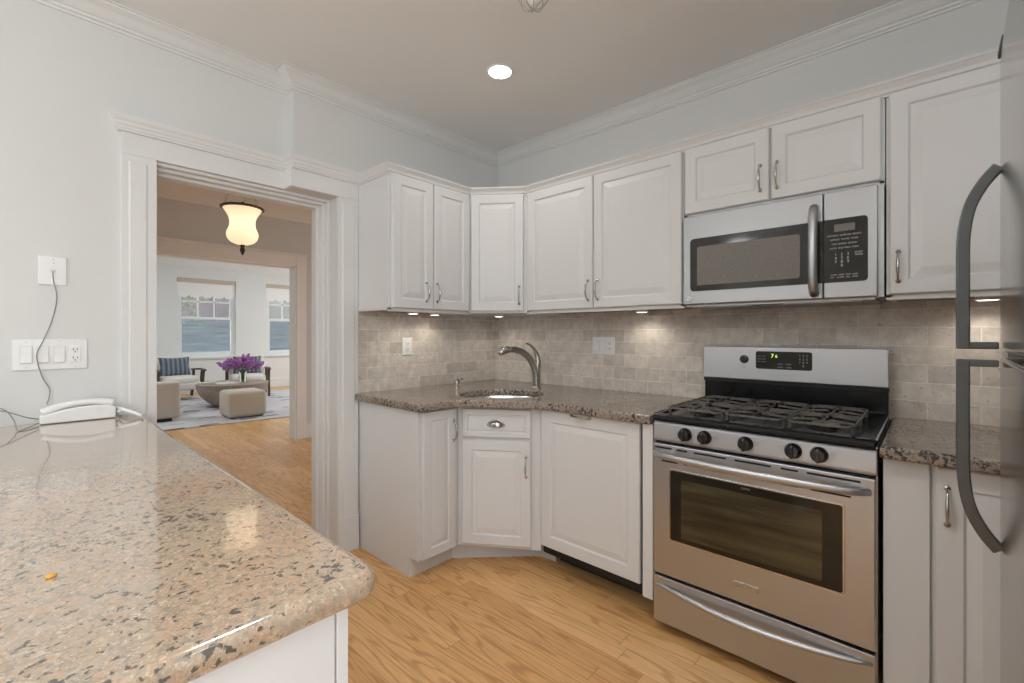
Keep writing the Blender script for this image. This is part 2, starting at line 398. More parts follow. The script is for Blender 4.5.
# ------------------------------------------------------------------ mesh tools
class MB:
    def __init__(s): s.v = []; s.f = []
    def add(s, verts, faces):
        k = len(s.v); s.v += [tuple(p) for p in verts]; s.f += [tuple(i + k for i in f) for f in faces]; return s
    def box(s, x0, x1, y0, y1, z0, z1):
        return s.add([(x0, y0, z0), (x1, y0, z0), (x1, y1, z0), (x0, y1, z0), (x0, y0, z1), (x1, y0, z1), (x1, y1, z1), (x0, y1, z1)],
                     [(0, 3, 2, 1), (4, 5, 6, 7), (0, 1, 5, 4), (1, 2, 6, 5), (2, 3, 7, 6), (3, 0, 4, 7)])
    def prism_y(s, poly, y0, y1):
        """poly: (x,z) anticlockwise seen from -y"""
        n = len(poly)
        return s.add([(x, y0, z) for x, z in poly] + [(x, y1, z) for x, z in poly],
                     [tuple(range(n)), tuple(range(2 * n - 1, n - 1, -1))] + [(i, i + n, (i + 1) % n + n, (i + 1) % n) for i in range(n)])
    def prism_z(s, poly, z0, z1):
        n = len(poly)
        return s.add([(x, y, z0) for x, y in poly] + [(x, y, z1) for x, y in poly],
                     [tuple(range(n - 1, -1, -1)), tuple(range(n, 2 * n))] + [(i, (i + 1) % n, (i + 1) % n + n, i + n) for i in range(n)])
    def prism_x(s, poly, x0, x1):
        """poly (y,z)"""
        n = len(poly)
        return s.add([(x0, y, z) for y, z in poly] + [(x1, y, z) for y, z in poly],
                     [tuple(range(n - 1, -1, -1)), tuple(range(n, 2 * n))] + [(i, (i + 1) % n, (i + 1) % n + n, i + n) for i in range(n)])
    def lathe(s, prof, c=(0, 0, 0), seg=24, axis='z'):
        """prof: (r, h)"""
        vs = []; fs = []
        for r, h in prof:
            for k in range(seg):
                a = 2 * PI * k / seg; u, w = r * math.cos(a), r * math.sin(a)
                p = {'z': (u, w, h), 'y': (u, h, w), 'x': (h, u, w)}[axis]
                vs.append((p[0] + c[0], p[1] + c[1], p[2] + c[2]))
        for i in range(len(prof) - 1):
            for k in range(seg):
                q = (i * seg + k, i * seg + (k + 1) % seg, (i + 1) * seg + (k + 1) % seg, (i + 1) * seg + k)
                fs.append(q)
        if prof[0][0] > 1e-5: fs.append(tuple(range(seg - 1, -1, -1)))
        if prof[-1][0] > 1e-5: fs.append(tuple(range((len(prof) - 1) * seg, len(prof) * seg)))
        return s.add(vs, fs)
    def tube(s, pts, rad, seg=10, flat=1.0, up=(0, 0, 1), cap=True):
        pts = [Vector(p) for p in pts]; n = len(pts)
        if not hasattr(rad, '__len__'): rad = [rad] * n
        vs = []; fs = []; up = Vector(up); prev = None
        for i, p in enumerate(pts):
            t = (pts[min(i + 1, n - 1)] - pts[max(i - 1, 0)]).normalized()
            if prev is None:
                a = up if abs(t.dot(up)) < .95 else (Vector((1, 0, 0)) if abs(t.x) < .9 else Vector((0, 1, 0)))
                u = (a - t * a.dot(t)).normalized()
            else:
                u = (prev - t * prev.dot(t)).normalized()
            prev = u; w = t.cross(u)
            for k in range(seg):
                an = 2 * PI * k / seg
                vs.append(p + u * math.cos(an) * rad[i] + w * math.sin(an) * rad[i] * flat)
        for i in range(n - 1):
            for k in range(seg):
                fs.append((i * seg + k, i * seg + (k + 1) % seg, (i + 1) * seg + (k + 1) % seg, (i + 1) * seg + k))
        if cap: fs += [tuple(range(seg - 1, -1, -1)), tuple(range((n - 1) * seg, n * seg))]
        return s.add(vs, fs)
    def bar(s, pts, w, h, up=(0, 0, 1)):
        """rectangular section sweep: w sideways, h along up"""
        pts = [Vector(p) for p in pts]; n = len(pts); vs = []; fs = []; up = Vector(up)
        for i, p in enumerate(pts):
            t = (pts[min(i + 1, n - 1)] - pts[max(i - 1, 0)]).normalized()
            sd = t.cross(up).normalized(); u2 = sd.cross(t).normalized()
            for a, b in ((-1, -1), (1, -1), (1, 1), (-1, 1)): vs.append(p + sd * a * w / 2 + u2 * b * h / 2)
        for i in range(n - 1):
            for k in range(4): fs.append((i * 4 + k, i * 4 + (k + 1) % 4, (i + 1) * 4 + (k + 1) % 4, (i + 1) * 4 + k))
        fs += [(3, 2, 1, 0), tuple(range((n - 1) * 4, n * 4))]
        return s.add(vs, fs)
    def sweep(s, path, prof, closed=False):
        """profile (out, z) swept along xy path with mitres; 'out' is to the right of travel"""
        P = [Vector((p[0], p[1])) for p in path]; n = len(P); m = len(prof); vs = []; fs = []
        for i in range(n):
            d1 = (P[i] - P[i - 1]).normalized() if (i > 0 or closed) else None
            d2 = (P[(i + 1) % n] - P[i]).normalized() if (i < n - 1 or closed) else None
            if d1 is None: d1 = d2
            if d2 is None: d2 = d1
            n1 = Vector((d1.y, -d1.x)); n2 = Vector((d2.y, -d2.x)); b = (n1 + n2).normalized(); k = 1 / max(.25, b.dot(n1))
            for o, z in prof: vs.append((P[i].x + b.x * k * o, P[i].y + b.y * k * o, z))
        rng = n if closed else n - 1
        for i in range(rng):
            for j in range(m):
                a, b = i * m + j, i * m + (j + 1) % m; c, d = ((i + 1) % n) * m + (j + 1) % m, ((i + 1) % n) * m + j
                fs.append((a, b, c, d))
        if not closed: fs += [tuple(range(m)), tuple(range(n * m - 1, (n - 1) * m - 1, -1))]
        return s.add(vs, fs)
    def build(s, name, m, parent=None, bev=0, smooth=False, seg=2, loc=None, sub=0):
        me = bpy.data.meshes.new(name); me.from_pydata(s.v, [], s.f); me.validate(); me.update()
        import bmesh
        b = bmesh.new(); b.from_mesh(me); bmesh.ops.recalc_face_normals(b, faces=b.faces); b.to_mesh(me); b.free()
        o = bpy.data.objects.new(name, me); C.objects.link(o)
        me.materials.append(M[m] if isinstance(m, str) else m)
        if parent: o.parent = parent
        if loc: o.location = loc
        if bev:
            md = o.modifiers.new('bevel', 'BEVEL'); md.width = bev; md.segments = seg; md.limit_method = 'ANGLE'; md.angle_limit = R(35)
        if sub:
            md = o.modifiers.new('sub', 'SUBSURF'); md.levels = sub; md.render_levels = sub
        if smooth or sub:
            for p in me.polygons: p.use_smooth = True
            if smooth == 'auto':
                try: me.set_sharp_from_angle(angle=R(40))
                except Exception: pass
        return o

def rrect(x0, x1, z0, z1, r, corners=(1, 1, 1, 1), seg=5):
    """corners: bl, br, tr, tl"""
    pts = []
    for (cx, cz, a0, on, px, pz) in ((x0 + r, z0 + r, 180, corners[0], x0, z0), (x1 - r, z0 + r, 270, corners[1], x1, z0),
                                     (x1 - r, z1 - r, 0, corners[2], x1, z1), (x0 + r, z1 - r, 90, corners[3], x0, z1)):
        if on:
            for k in range(seg + 1):
                a = R(a0 + 90 * k / seg); pts.append((cx + r * math.cos(a), cz + r * math.sin(a)))
        else: pts.append((px, pz))
    return pts

def thing(name, label, cat, loc=(0, 0, 0), rotz=0, group=None):
    o = bpy.data.objects.new(name, None); C.objects.link(o); o.empty_display_size = .1
    o.location = loc; o.rotation_euler = (0, 0, rotz); o['label'] = label; o['category'] = cat
    if group: o['group'] = group
    return o
def tag(o, label, cat, group=None, kind=None):
    o['label'] = label; o['category'] = cat
    if group: o['group'] = group
    if kind: o['kind'] = kind
    return o
def struct(o, label=None):
    o['kind'] = 'structure'
    if label: o['label'] = label
    return o
def copy_tree(o, parent=None):
    c = o.copy(); C.objects.link(c)
    if parent: c.parent = parent
    for ch in [x for x in bpy.data.objects if x.parent == o]: copy_tree(ch, c)
    return c

def text(body, size, m, parent, loc, name='lettering', rot=(R(90), 0, 0), align='CENTER', depth=.0003, spacing=1.0):
    cu = bpy.data.curves.new('tmp', 'FONT'); cu.body = body; cu.size = size; cu.align_x = align; cu.align_y = 'CENTER'
    cu.extrude = depth; cu.space_line = spacing
    t = bpy.data.objects.new('tmp', cu); C.objects.link(t)
    bpy.context.view_layer.update()
    me = bpy.data.meshes.new_from_object(t.evaluated_get(bpy.context.evaluated_depsgraph_get()))
    bpy.data.objects.remove(t)
    me.name = name; me.materials.clear(); me.materials.append(M[m])
    o = bpy.data.objects.new(name, me); C.objects.link(o); o.parent = parent; o.location = loc; o.rotation_euler = rot
    return o

# ================================================================== SETTING
XW = 2.575     # stove wall
YL = 2.61      # doorway wall, left part
YJ = 2.52      # projecting part of that wall
DX0, DX1, DZ = .430, 1.246, 2.055
YB = 2.74      # back side of the doorway wall

b = MB().box(-2.6, 7.2, -1.3, 12.2, -.06, 0); struct(b.build('floor', 'floor'))
b = MB().box(-2.4, 2.75, -1.05, YB, CEIL, CEIL + .08); struct(b.build('ceiling', 'ceiling'))
b = MB().box(-2.4, 3.6, YB, YH + .15, 2.78, 2.86); struct(b.build('ceiling', 'ceiling'))
b = MB().box(-1.2, 6.7, YH + .15, YF + .2, 2.92, 3.0); struct(b.build('ceiling', 'livwall'))

b = MB()
b.box(-2.3, DX0, YL, YB, 0, CEIL); b.box(DX0, 1.005, YL, YB, DZ, CEIL); b.box(1.005, DX1, YJ, YB, DZ, CEIL); b.box(DX1, XW + .1, YJ, YB, 0, CEIL)
struct(b.build('wall_back', 'wall'))
b = MB().box(XW, XW + .1, -1.05, YJ, 0, CEIL); struct(b.build('wall_right', 'wall'))
# wall behind the camera with a wide window opening added to let daylight in
b = MB().box(-2.3, -1.95, -1.05, -.95, 0, CEIL).box(.15, XW, -1.05, -.95, 0, CEIL).box(-1.95, .15, -1.05, -.95, 0, .65).box(-1.95, .15, -1.05, -.95, 2.35, CEIL)
struct(b.build('wall_front', 'wall'))
struct(MB().box(-2.4, -2.3, -1.05, YB, 0, CEIL).build('wall_left', 'wall'))
b = MB()
for z0, z1 in ((.65, .70), (2.30, 2.35), (1.47, 1.52)): b.box(-1.95, .15, -1.03, -.97, z0, z1)
for x in (-1.95, -.925, .10): b.box(x, x + .05, -1.03, -.97, .65, 2.35)
struct(b.build('window_3', 'trim'))  # frame of the unseen window added for daylight

# kitchen crown moulding
crown = [(0, CEIL - .078), (.008, CEIL - .078), (.010, CEIL - .070), (.020, CEIL - .066), (.022, CEIL - .058), (.030, CEIL - .054),
         (.040, CEIL - .044), (.056, CEIL - .026), (.072, CEIL - .016), (.078, CEIL - .012), (.080, CEIL - .006), (.090, CEIL - .005), (.090, CEIL), (0, CEIL)]
b = MB().sweep([(-2.3, YL), (1.005, YL), (1.005, YJ), (XW, YJ), (XW, -.95)], crown)
struct(b.build('trim_1', 'trim'))

# doorway casing and head
b = MB()
cl = .307
b.box(cl, DX0, YL - .022, YL, 0, DZ + .002)
b.prism_z([(cl + .030, YL - .026), (cl + .084, YL - .026), (cl + .091, YL - .022), (cl + .023, YL - .022)], 0, DZ - .03)
struct(b.build('trim_2', 'trim', bev=.003))
b = MB()   # right casing with backband and plinth
b.box(DX1, 1.371, YJ - .020, YJ, 0, DZ + .002)
b.prism_z([(DX1 + .020, YJ - .020), (DX1 + .030, YJ - .0245), (DX1 + .095, YJ - .0245), (DX1 + .105, YJ - .020)], .2, DZ - .03)
b.box(DX1 - .004, 1.371, YJ - .030, YJ, 0, .20)
struct(b.build('trim_3', 'trim', bev=.003))
# head board and cornice follow the jog
cor = [(0, 2.150), (.024, 2.150), (.026, 2.156), (.034, 2.162), (.036, 2.170), (.044, 2.176), (.048, 2.186), (.060, 2.196), (.066, 2.206), (.066, 2.214), (0, 2.214)]
b = MB().sweep([(cl, YL), (1.005, YL), (1.005, YJ), (1.371, YJ)], [(0, DZ), (.024, DZ), (.024, 2.152), (0, 2.152)])
struct(b.build('trim_4', 'trim', bev=.002))
b = MB().sweep([(cl, YL + .08), (cl, YL - .022), (1.005, YL - .022), (1.005, YJ - .022), (1.371, YJ - .022)], [(o_ * .6 - (.022 if o_ == 0 else 0), z_) for o_, z_ in cor])
struct(b.build('trim_5', 'trim'))
# stepped jamb lining
b = MB()
def lining(b, x0, x1, zt, y0, y1):
    b.box(DX0 - .001, x0, y0, y1, 0, zt); b.box(x1, DX1 + .001, y0, y1, 0, zt); b.box(DX0 - .001, DX1 + .001, y0, y1, zt, DZ + .001)
lining(b, DX0 + .003, DX1 - .012, DZ - .014, YL, YL + .035)
lining(b, DX0 + .005, DX1 - .028, DZ - .028, YL + .035, YL + .075)
lining(b, DX0 + .008, DX1 - .044, DZ - .042, YL + .075, YB + .01)
struct(b.build('door_1', 'trim', bev=.002))

# ---- hall
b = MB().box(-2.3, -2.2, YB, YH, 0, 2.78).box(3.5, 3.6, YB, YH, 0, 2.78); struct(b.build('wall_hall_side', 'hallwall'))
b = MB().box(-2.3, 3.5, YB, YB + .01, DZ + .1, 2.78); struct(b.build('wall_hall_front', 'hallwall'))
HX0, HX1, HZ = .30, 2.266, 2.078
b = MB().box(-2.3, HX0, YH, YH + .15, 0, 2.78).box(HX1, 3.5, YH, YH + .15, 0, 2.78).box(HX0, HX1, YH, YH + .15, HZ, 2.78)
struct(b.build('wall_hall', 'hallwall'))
b = MB()
b.box(HX1, HX1 + .12, YH - .022, YH, 0, HZ + .13); b.box(HX0 - .17, HX0, YH - .022, YH, 0, HZ + .14); b.box(HX0, HX1, YH - .022, YH, HZ, HZ + .14)
b.sweep([(HX0 - .19, YH), (HX1 + .13, YH)], [(0, HZ + .12), (.028, HZ + .12), (.045, HZ + .14), (.045, HZ + .15), (0, HZ + .15)])
struct(b.build('trim_6', 'halltrim', bev=.004))
b = MB().box(HX1 - .012, HX1, YH - .01, YH + .16, 0, HZ).box(HX0, HX0 + .012, YH - .01, YH + .16, 0, HZ).box(HX0, HX1, YH - .01, YH + .16, HZ - .012, HZ)
struct(b.build('door_2', 'livwall'))
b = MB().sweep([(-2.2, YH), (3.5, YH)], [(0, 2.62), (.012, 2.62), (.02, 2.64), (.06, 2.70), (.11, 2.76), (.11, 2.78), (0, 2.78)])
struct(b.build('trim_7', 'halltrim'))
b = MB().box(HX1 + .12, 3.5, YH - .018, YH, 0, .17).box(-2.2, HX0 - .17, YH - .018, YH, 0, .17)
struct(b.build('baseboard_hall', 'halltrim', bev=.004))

# ---- living room
wins = [(2.26, 3.36), (4.00, 5.10)]
WZ0, WZ1 = .79, 2.46
b = MB(); xs = [-1.1] + [v for w in wins for v in w] + [6.6]
for i in range(0, len(xs), 2): b.box(xs[i], xs[i + 1], YF, YF + .18, 0, 2.92)
for w in wins: b.box(w[0], w[1], YF, YF + .18, 0, WZ0).box(w[0], w[1], YF, YF + .18, WZ1, 2.92)
struct(b.build('wall_living_back', 'livwall'))
b = MB().box(-1.2, -1.1, YH + .15, YF + .18, 0, 2.92); struct(b.build('wall_living_left', 'livwall'))
b = MB(); b.box(6.6, 6.7, YH + .15, 7.9, 0, 2.92).box(6.6, 6.7, 10.3, YF + .18, 0, 2.92).box(6.6, 6.7, 7.9, 10.3, 0, .8).box(6.6, 6.7, 7.9, 10.3, 2.4, 2.92)
struct(b.build('wall_living_right', 'livwall'))
b = MB().box(-1.1, HX0, YH + .15, YH + .16, 0, 2.92).box(HX1, 6.6, YH + .15, YH + .16, 0, 2.92).box(HX0, HX1, YH + .15, YH + .16, HZ, 2.92)
struct(b.build('wall_living_front', 'livwall'))
b = MB().sweep([(-1.1, YF), (6.6, YF)], [(0, 2.70), (.02, 2.70), (.03, 2.74), (.09, 2.84), (.16, 2.90), (.16, 2.92), (0, 2.92)])
struct(b.build('trim_8', 'livwall'))
b = MB().box(-1.1, 6.6, YF - .02, YF, 0, .20); struct(b.build('baseboard_living', 'livwall', bev=.006))
for i, (a, c) in enumerate(wins):
    w = MB()   # casing + sill + box frame
    w.box(a - .12, c + .12, YF - .06, YF, WZ0 - .05, WZ0 - .01)
    for x0, x1, z0, z1 in ((a, a + .05, WZ0, WZ1), (c - .05, c, WZ0, WZ1), (a + .05, c - .05, WZ0, WZ0 + .04), (a + .05, c - .05, WZ1 - .04, WZ1)):
        w.box(x0, x1, YF + .048, YF + .14, z0, z1)
    wf = struct(w.build('window_%d' % (i + 1), 'livwall'))
    mz = 1.62
    u = MB(); x0, x1 = a + .05, c - .05
    for q in ((x0, x0 + .045, mz, WZ1 - .04), (x1 - .045, x1, mz, WZ1 - .04), (x0 + .045, x1 - .045, mz, mz + .025), (x0 + .045, x1 - .045, WZ1 - .085, WZ1 - .04)): u.box(q[0], q[1], YF + .085, YF + .115, q[2], q[3])
    for k in (1, 2): xx = x0 + .045 + (x1 - x0 - .09) * k / 3; u.box(xx - .012, xx + .012, YF + .09, YF + .11, mz, WZ1 - .05)
    u.box(x0 + .04, x1 - .04, YF + .09, YF + .11, 1.96, 1.99)
    u.build('upper_sash', 'livwall', wf)
    u = MB()
    for q in ((x0, x0 + .045, WZ0 + .04, mz), (x1 - .045, x1, WZ0 + .04, mz), (x0 + .045, x1 - .045, WZ0 + .04, WZ0 + .09), (x0 + .045, x1 - .045, mz - .03, mz)): u.box(q[0], q[1], YF + .05, YF + .08, q[2], q[3])
    u.build('lower_sash', 'livwall', wf)
    MB().box(x0 + .04, x1 - .04, YF + .063, YF + .067, WZ0 + .08, mz - .02).box(x0 + .04, x1 - .04, YF + .098, YF + .102, mz, WZ1 - .05).build('glass_pane', 'glass', wf)
    # scalloped shade
    t = thing('window_shade', ['white scalloped roller shade on the left living room window', 'white scalloped roller shade on the right living room window, partly hidden by the hall doorway'][i], 'window shade', (a, YF + .004, WZ1 - .42))
    poly = [(.012, .40), (.012, .06)]; nsc = 5; wd = c - a - .024
    for k in range(nsc):
        for j in range(1, 9):
            f = j / 8; poly.append((.012 + wd * (k + f) / nsc, .06 - .05 * math.sin(PI * f) ** .8))
    poly.append((.012 + wd, .40))
    MB().prism_y(poly, .030, .034).build('shade_panel', 'sky_shade', t)
    MB().box(.008, c - a - .008, -.004, .045, .335, .415).build('headrail', 'linen', t, bev=.006)

# outside
o = MB().box(-3, 12, 17, 17.3, -3, 1.70).build('neighbouring_roof', 'slate'); struct(o)
b = MB().box(-3, 14, 22, 23, -3, 7)
for x in (3.0, 5.6, 8.4): b.box(x, x + 1.1, 21.9, 22, 1.8, 3.6)
struct(b.build('trim_9', 'brick'))
b = MB().box(6.6, 7.8, 19.6, 20.6, -3, 4.6); struct(b.build('trim_10', 'pale'))
b = MB()
for k in range(260):
    r_ = random.random(); x, y, z = 2.98 + random.gauss(0, .28), 14.6 + random.gauss(0, .4), 2.25 + random.gauss(0, .32)
    a_ = random.random() * 6.3; s_ = .09
    b.add([(x, y, z), (x + s_ * math.cos(a_), y + s_ * math.sin(a_), z + s_ * .5), (x + s_ * math.cos(a_ + 1), y + .02, z + s_)], [(0, 1, 2)])
gt = thing('garden_tree', 'green leafy tree outside the left living room window', 'tree', (2.9, 14.6, -3))
fo = b.build('foliage', 'foliage', gt, loc=(-2.9, -14.6, 3))
MB().tube([(2.55, 14.7, -3), (2.6, 14.7, .5), (2.8, 14.6, 2.2)], .03, 6).build('trunk', 'darkwood', gt, loc=(-2.9, -14.6, 3))

# backsplash
b = MB(); BX, BY = 2.53, YJ - .004
b.box(BX, XW, -.95, YJ, .90, 1.42)
b.box(1.371, BX, BY - .008, YJ, .90, 1.42)
struct(b.build('trim_11', 'tile'))
BYF = BY - .008

# ================================================================== CABINET PARTS
def door_panel(mb, x0, x1, z0, z1, y, t=.020, f=.052, bevel=.030):
    rings = [(0, t), (0, .004), (.004, 0), (f, 0), (f + .004, .004), (f + .006, .0075), (f + .010, .0075), (f + .010 + bevel, .0015)]
    rings = [(i, yy) for i, yy in rings if 2 * i < min(x1 - x0, z1 - z0) - .004]
    vs = []; fs = []
    for i, yy in rings:
        vs += [(x0 + i, y + yy, z0 + i), (x1 - i, y + yy, z0 + i), (x1 - i, y + yy, z1 - i), (x0 + i, y + yy, z1 - i)]
    for k in range(len(rings) - 1):
        for j in range(4): fs.append((k * 4 + j, k * 4 + (j + 1) % 4, (k + 1) * 4 + (j + 1) % 4, (k + 1) * 4 + j))
    fs += [(3, 2, 1, 0), tuple(range(len(rings) * 4 - 4, len(rings) * 4))]
    return mb.add(vs, fs)

def pull(parent, x, z, y, L=.108, horiz=False, m='chrome', out=.030):
    """arched bar pull centred at x,z on face y"""
    pts = []; rad = []
    n = 14
    for k in range(n + 1):
        f = k / n; s_ = (f - .5) * L
        d = out * min(1, (math.sin(PI * f)) ** .45 * 1.0)
        pts.append((x, y - d, z + s_) if not horiz else (x + s_, y - d, z))
        rad.append(.0042 + .0034 * math.sin(PI * f) ** 2 + (.0022 if k in (0, n) else 0))
    b = MB().tube(pts, rad, 10, flat=.75, up=(0, 1, 0))
    for e in (-.5, .5):
        c = (x, 0, z + e * L) if not horiz else (x + e * L, 0, z)
        b.lathe([(.0085, y + .001), (.0085, y - .003), (.006, y - .005), (.0, y - .006)], (c[0], 0, c[2]), 12, 'y')
    return b.build('handle', m, parent, smooth=True)

def door(parent, x0, x1, z0, z1, y, hx=None, hz=None, name='door', f=.052, bevel=.030, horiz=False):
    d = door_panel(MB(), x0, x1, z0, z1, y, f=f, bevel=bevel).build(name, 'cab', parent)
    if hx is not None: pull(d, hx, hz, y, horiz=horiz)
    return d

UZ0, UZ1 = 1.40, 2.165
# ---- upper cabinets.  local frames: x right, y into the wall
def upper(name, label, loc, rot, w, depth, z0, doors, loc_z=None):
    t = thing(name, label, 'cabinet', (loc[0], loc[1], z0), rot)
    h = UZ1 - z0
    bx = MB().box(0, w, 0, depth, 0.012, h)
    bx.box(0, .018, 0, depth, 0, .012).box(w - .018, w, 0, depth, 0, .012).box(0, w, 0, .018, -.008, .012)
    bx.build('cabinet_body', 'cab', t, bev=.0015)
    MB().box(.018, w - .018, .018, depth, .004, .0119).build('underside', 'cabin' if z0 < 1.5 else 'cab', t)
    for (x0, x1, hx) in doors:
        door(t, x0, x1, .012, h - .014, -.020, hx, (.112 if z0 < 1.5 else .11) if hx is not None else None)
    return t
upper('wall_cabinet', 'white two-door wall cabinet on the doorway wall above the outlet', (1.373, 2.18 + .0), 0, .590, YJ - 2.18 - .001, UZ0, [(.018, .292, .240), (.298, .578, .318)])
# microwave cabinet etc. on stove wall (rot -90)
upper('wall_cabinet', 'white two-door wall cabinet between the corner cabinet and the microwave', (2.19, 1.885), R(-90), 1.005, XW - 2.19 - .001, UZ0, [(.018, .498, .470), (.504, 1.000, .532)])
upper('wall_cabinet', 'short white two-door wall cabinet directly above the microwave', (2.19, .878), R(-90), .754, XW - 2.19 - .001, 1.828, [(.008, .370, .338), (.380, .744, .402)])
upper('wall_cabinet', 'tall white single-door wall cabinet right of the microwave beside the refrigerator', (2.19, .121), R(-90), .62, XW - 2.19 - .001, UZ0, [(.010, .560, .035)])
# diagonal corner
t = thing('corner_wall_cabinet', 'narrow diagonal white corner wall cabinet above the sink and faucet', 'cabinet', (0, 0, UZ0))
p = [(1.9645, 2.18), (2.189, 1.8855), (XW - .001, 1.8855), (XW - .001, YJ - .001), (1.9645, YJ - .001)]
MB().prism_z(p[::1], -.0, UZ1 - UZ0).build('cabinet_body', 'cab', t, bev=.0015)
dg = thing('x', 'x', 'x'); ang = math.atan2(1.8855 - 2.18, 2.189 - 1.9645); LD = math.hypot(1.8855 - 2.18, 2.189 - 1.9645)
def place_part(o, parent, loc, rz):
    o.parent = parent; o.location = loc; o.rotation_euler = (0, 0, rz); return o
bpy.data.objects.remove(dg)
d = door_panel(MB(), .014, LD - .020, .012, UZ1 - UZ0 - .014, -.020).build('door', 'cab'); pull(d, LD - .048, .112, -.020)
place_part(d, t, (1.9645, 2.18, 0), ang)

# cabinet crown
cc = [(0, UZ1 - .020), (.006, UZ1 - .020), (.008, UZ1 - .012), (.014, UZ1 - .008), (.018, UZ1 + .004), (.026, UZ1 + .014), (.030, UZ1 + .020), (.034, UZ1 + .022), (.034, UZ1 + .030), (0, UZ1 + .030)]
b = MB().sweep([(1.373, YJ), (1.373, 2.18), (1.9645, 2.18), (2.189, 1.8855), (2.189, -.50)], [(o_ + .001, z_) for o_, z_ in cc])
b.prism_z([(1.373, YJ - .001), (1.373, 2.18), (1.9645, 2.18), (2.189, 1.8855), (2.189, -.5), (XW - .001, -.5), (XW - .001, YJ - .001)], UZ1 + .001, UZ1 + .018)
tag(b.build('cabinet_crown', 'cab'), 'white crown moulding running along the tops of the wall cabinets', 'moulding')

# ---- puck lights
def puck(x, y, label, e=1.0):
    t = thing('puck_light', label, 'light', (x, y, UZ0 - .002), 0, 'under-cabinet lights')
    MB().lathe([(.034, .008), (.036, -.004), (.030, -.008), (.029, -.004), (.0, -.004)], seg=24).build('rim', 'plastic', t, smooth='auto')
    MB().lathe([(.0, -.0085), (.026, -.0075), (.029, -.004), (.0, -.0042)], seg=24).build('lens', 'puck', t, smooth=True)
    ld = bpy.data.lights.new('puck_lamp', 'SPOT'); ld.energy = e; ld.color = (1, .90, .78); ld.spot_size = R(150); ld.spot_blend = .7; ld.shadow_soft_size = .03
    lo = bpy.data.objects.new('puck_lamp', ld); C.objects.link(lo); lo.parent = t; lo.location = (0, 0, -.015)
PK = 1.15
puck(1.66, 2.36, 'left puck light under the two-door cabinet nearest the doorway', PK)
puck(1.86, 2.40, 'second puck light under the two-door cabinet nearest the doorway', PK)
puck(2.34, 2.28, 'puck light under the diagonal corner cabinet, above the faucet', PK)
puck(2.42, 1.215, 'puck light under the two-door cabinet left of the microwave', PK * 1.3)
puck(2.42, -.155, 'puck light under the tall cabinet beside the refrigerator', PK * 1.5)

# ================================================================== BASE CABINETS
TOE = .105; BT = .872
# left narrow base with finished end panel
t = thing('base_cabinet', 'narrow white base cabinet with a long blank end panel beside the doorway', 'cabinet', (1.380, 1.92, 0))
b = MB().box(.012, .264, .0, YJ - 1.92 - .002, TOE, BT).box(.012, .284, .072, YJ - 1.92 - .002, 0, TOE)
b.build('cabinet_body', 'cab', t)
b = MB().prism_x([(.074, 0), (YJ - 1.92 - .002, 0), (YJ - 1.92 - .002, BT), (-.004, BT), (-.004, TOE), (.074, TOE)], 0, .012)
b.build('end_panel', 'cab', t, bev=.001)
door(t, .022, .236, TOE + .004, BT - .008, -.020, .218, .745, f=.046, bevel=.024)
# diagonal sink base
A = Vector((1.648, 1.92)); B = Vector((1.900, 1.537)); an = math.atan2(B.y - A.y, B.x - A.x); LB = (B - A).length
t = thing('sink_base_cabinet', 'diagonal white corner base cabinet under the sink with false drawer and door', 'cabinet', (A.x, A.y, 0), an)
def inv(px, py):
    v = Matrix.Rotation(-an, 2) @ (Vector((px, py)) - A); return (v.x, v.y)
body = [(0, 0), (LB, 0), inv(BX - .001, B.y), inv(BX - .001, BYF - .001), inv(A.x, BYF - .001)]
MB().prism_z(body, TOE, .685).box(0, LB, 0, .03, .685, BT).build('cabinet_body', 'cab', t)
toe = [(.0, .085), (LB + .012, .085), inv(BX - .4, B.y), inv(BX - .4, BYF - .3), inv(A.x + .02, BYF - .3)]
MB().prism_z([inv(1.664, 1.99), inv(2.018, 1.645), inv(2.03, 1.537), inv(2.3, 1.6), inv(2.3, 2.3), inv(1.664, 2.3)], 0, TOE).build('toe_kick', 'cab', t)
dr = door_panel(MB(), .028, LB - .052, .706, .860, -.020, f=.026, bevel=.003).build('drawer', 'cab', t)
# cup pull
b = MB(); vs = []; fs = []; nn, mm2 = 12, 6; cx_, cz_ = LB / 2 - .012, .784
for i in range(mm2 + 1):
    ph = PI / 2 * i / mm2
    for k in range(nn + 1):
        th = PI * k / nn
        vs.append((cx_ + .046 * math.cos(th) * math.cos(ph * .96), -.020 - .026 * math.sin(ph), cz_ - .012 + .030 * math.sin(th) * math.cos(ph * .8)))
for i in range(mm2):
    for k in range(nn): fs.append((i * (nn + 1) + k, i * (nn + 1) + k + 1, (i + 1) * (nn + 1) + k + 1, (i + 1) * (nn + 1) + k))
b.add(vs, fs); b.tube([(cx_ + .047 * math.cos(PI * k / 12), -.021, cz_ - .012 + .031 * math.sin(PI * k / 12)) for k in range(13)], .0028, 6)
b.tube([(cx_ - .047, -.022, cz_ - .012), (cx_ - .03, -.034, cz_ - .014), (cx_, -.046, cz_ - .014), (cx_ + .03, -.034, cz_ - .014), (cx_ + .047, -.022, cz_ - .012)], .0028, 6)
b.build('cup_pull', 'chrome', dr, smooth=True)
door(t, .028, LB - .052, TOE + .018, .690, -.020, LB - .078, .555)
# panelled dishwasher
t = thing('dishwasher', 'white-panelled dishwasher with bar handle between the sink cabinet and the range', 'dishwasher', (1.90, 1.534, 0), R(-90))
MB().box(.008, .580, .01, .58, .10, .868).build('tub', 'black', t)
MB().box(.008, .600, .16, .18, .0, .10).build('kick_plate', 'black', t)
d = door(t, .012, .578, .148, .868, -.020, .265, .858, name='front_panel', f=.060, bevel=.028, horiz=True)
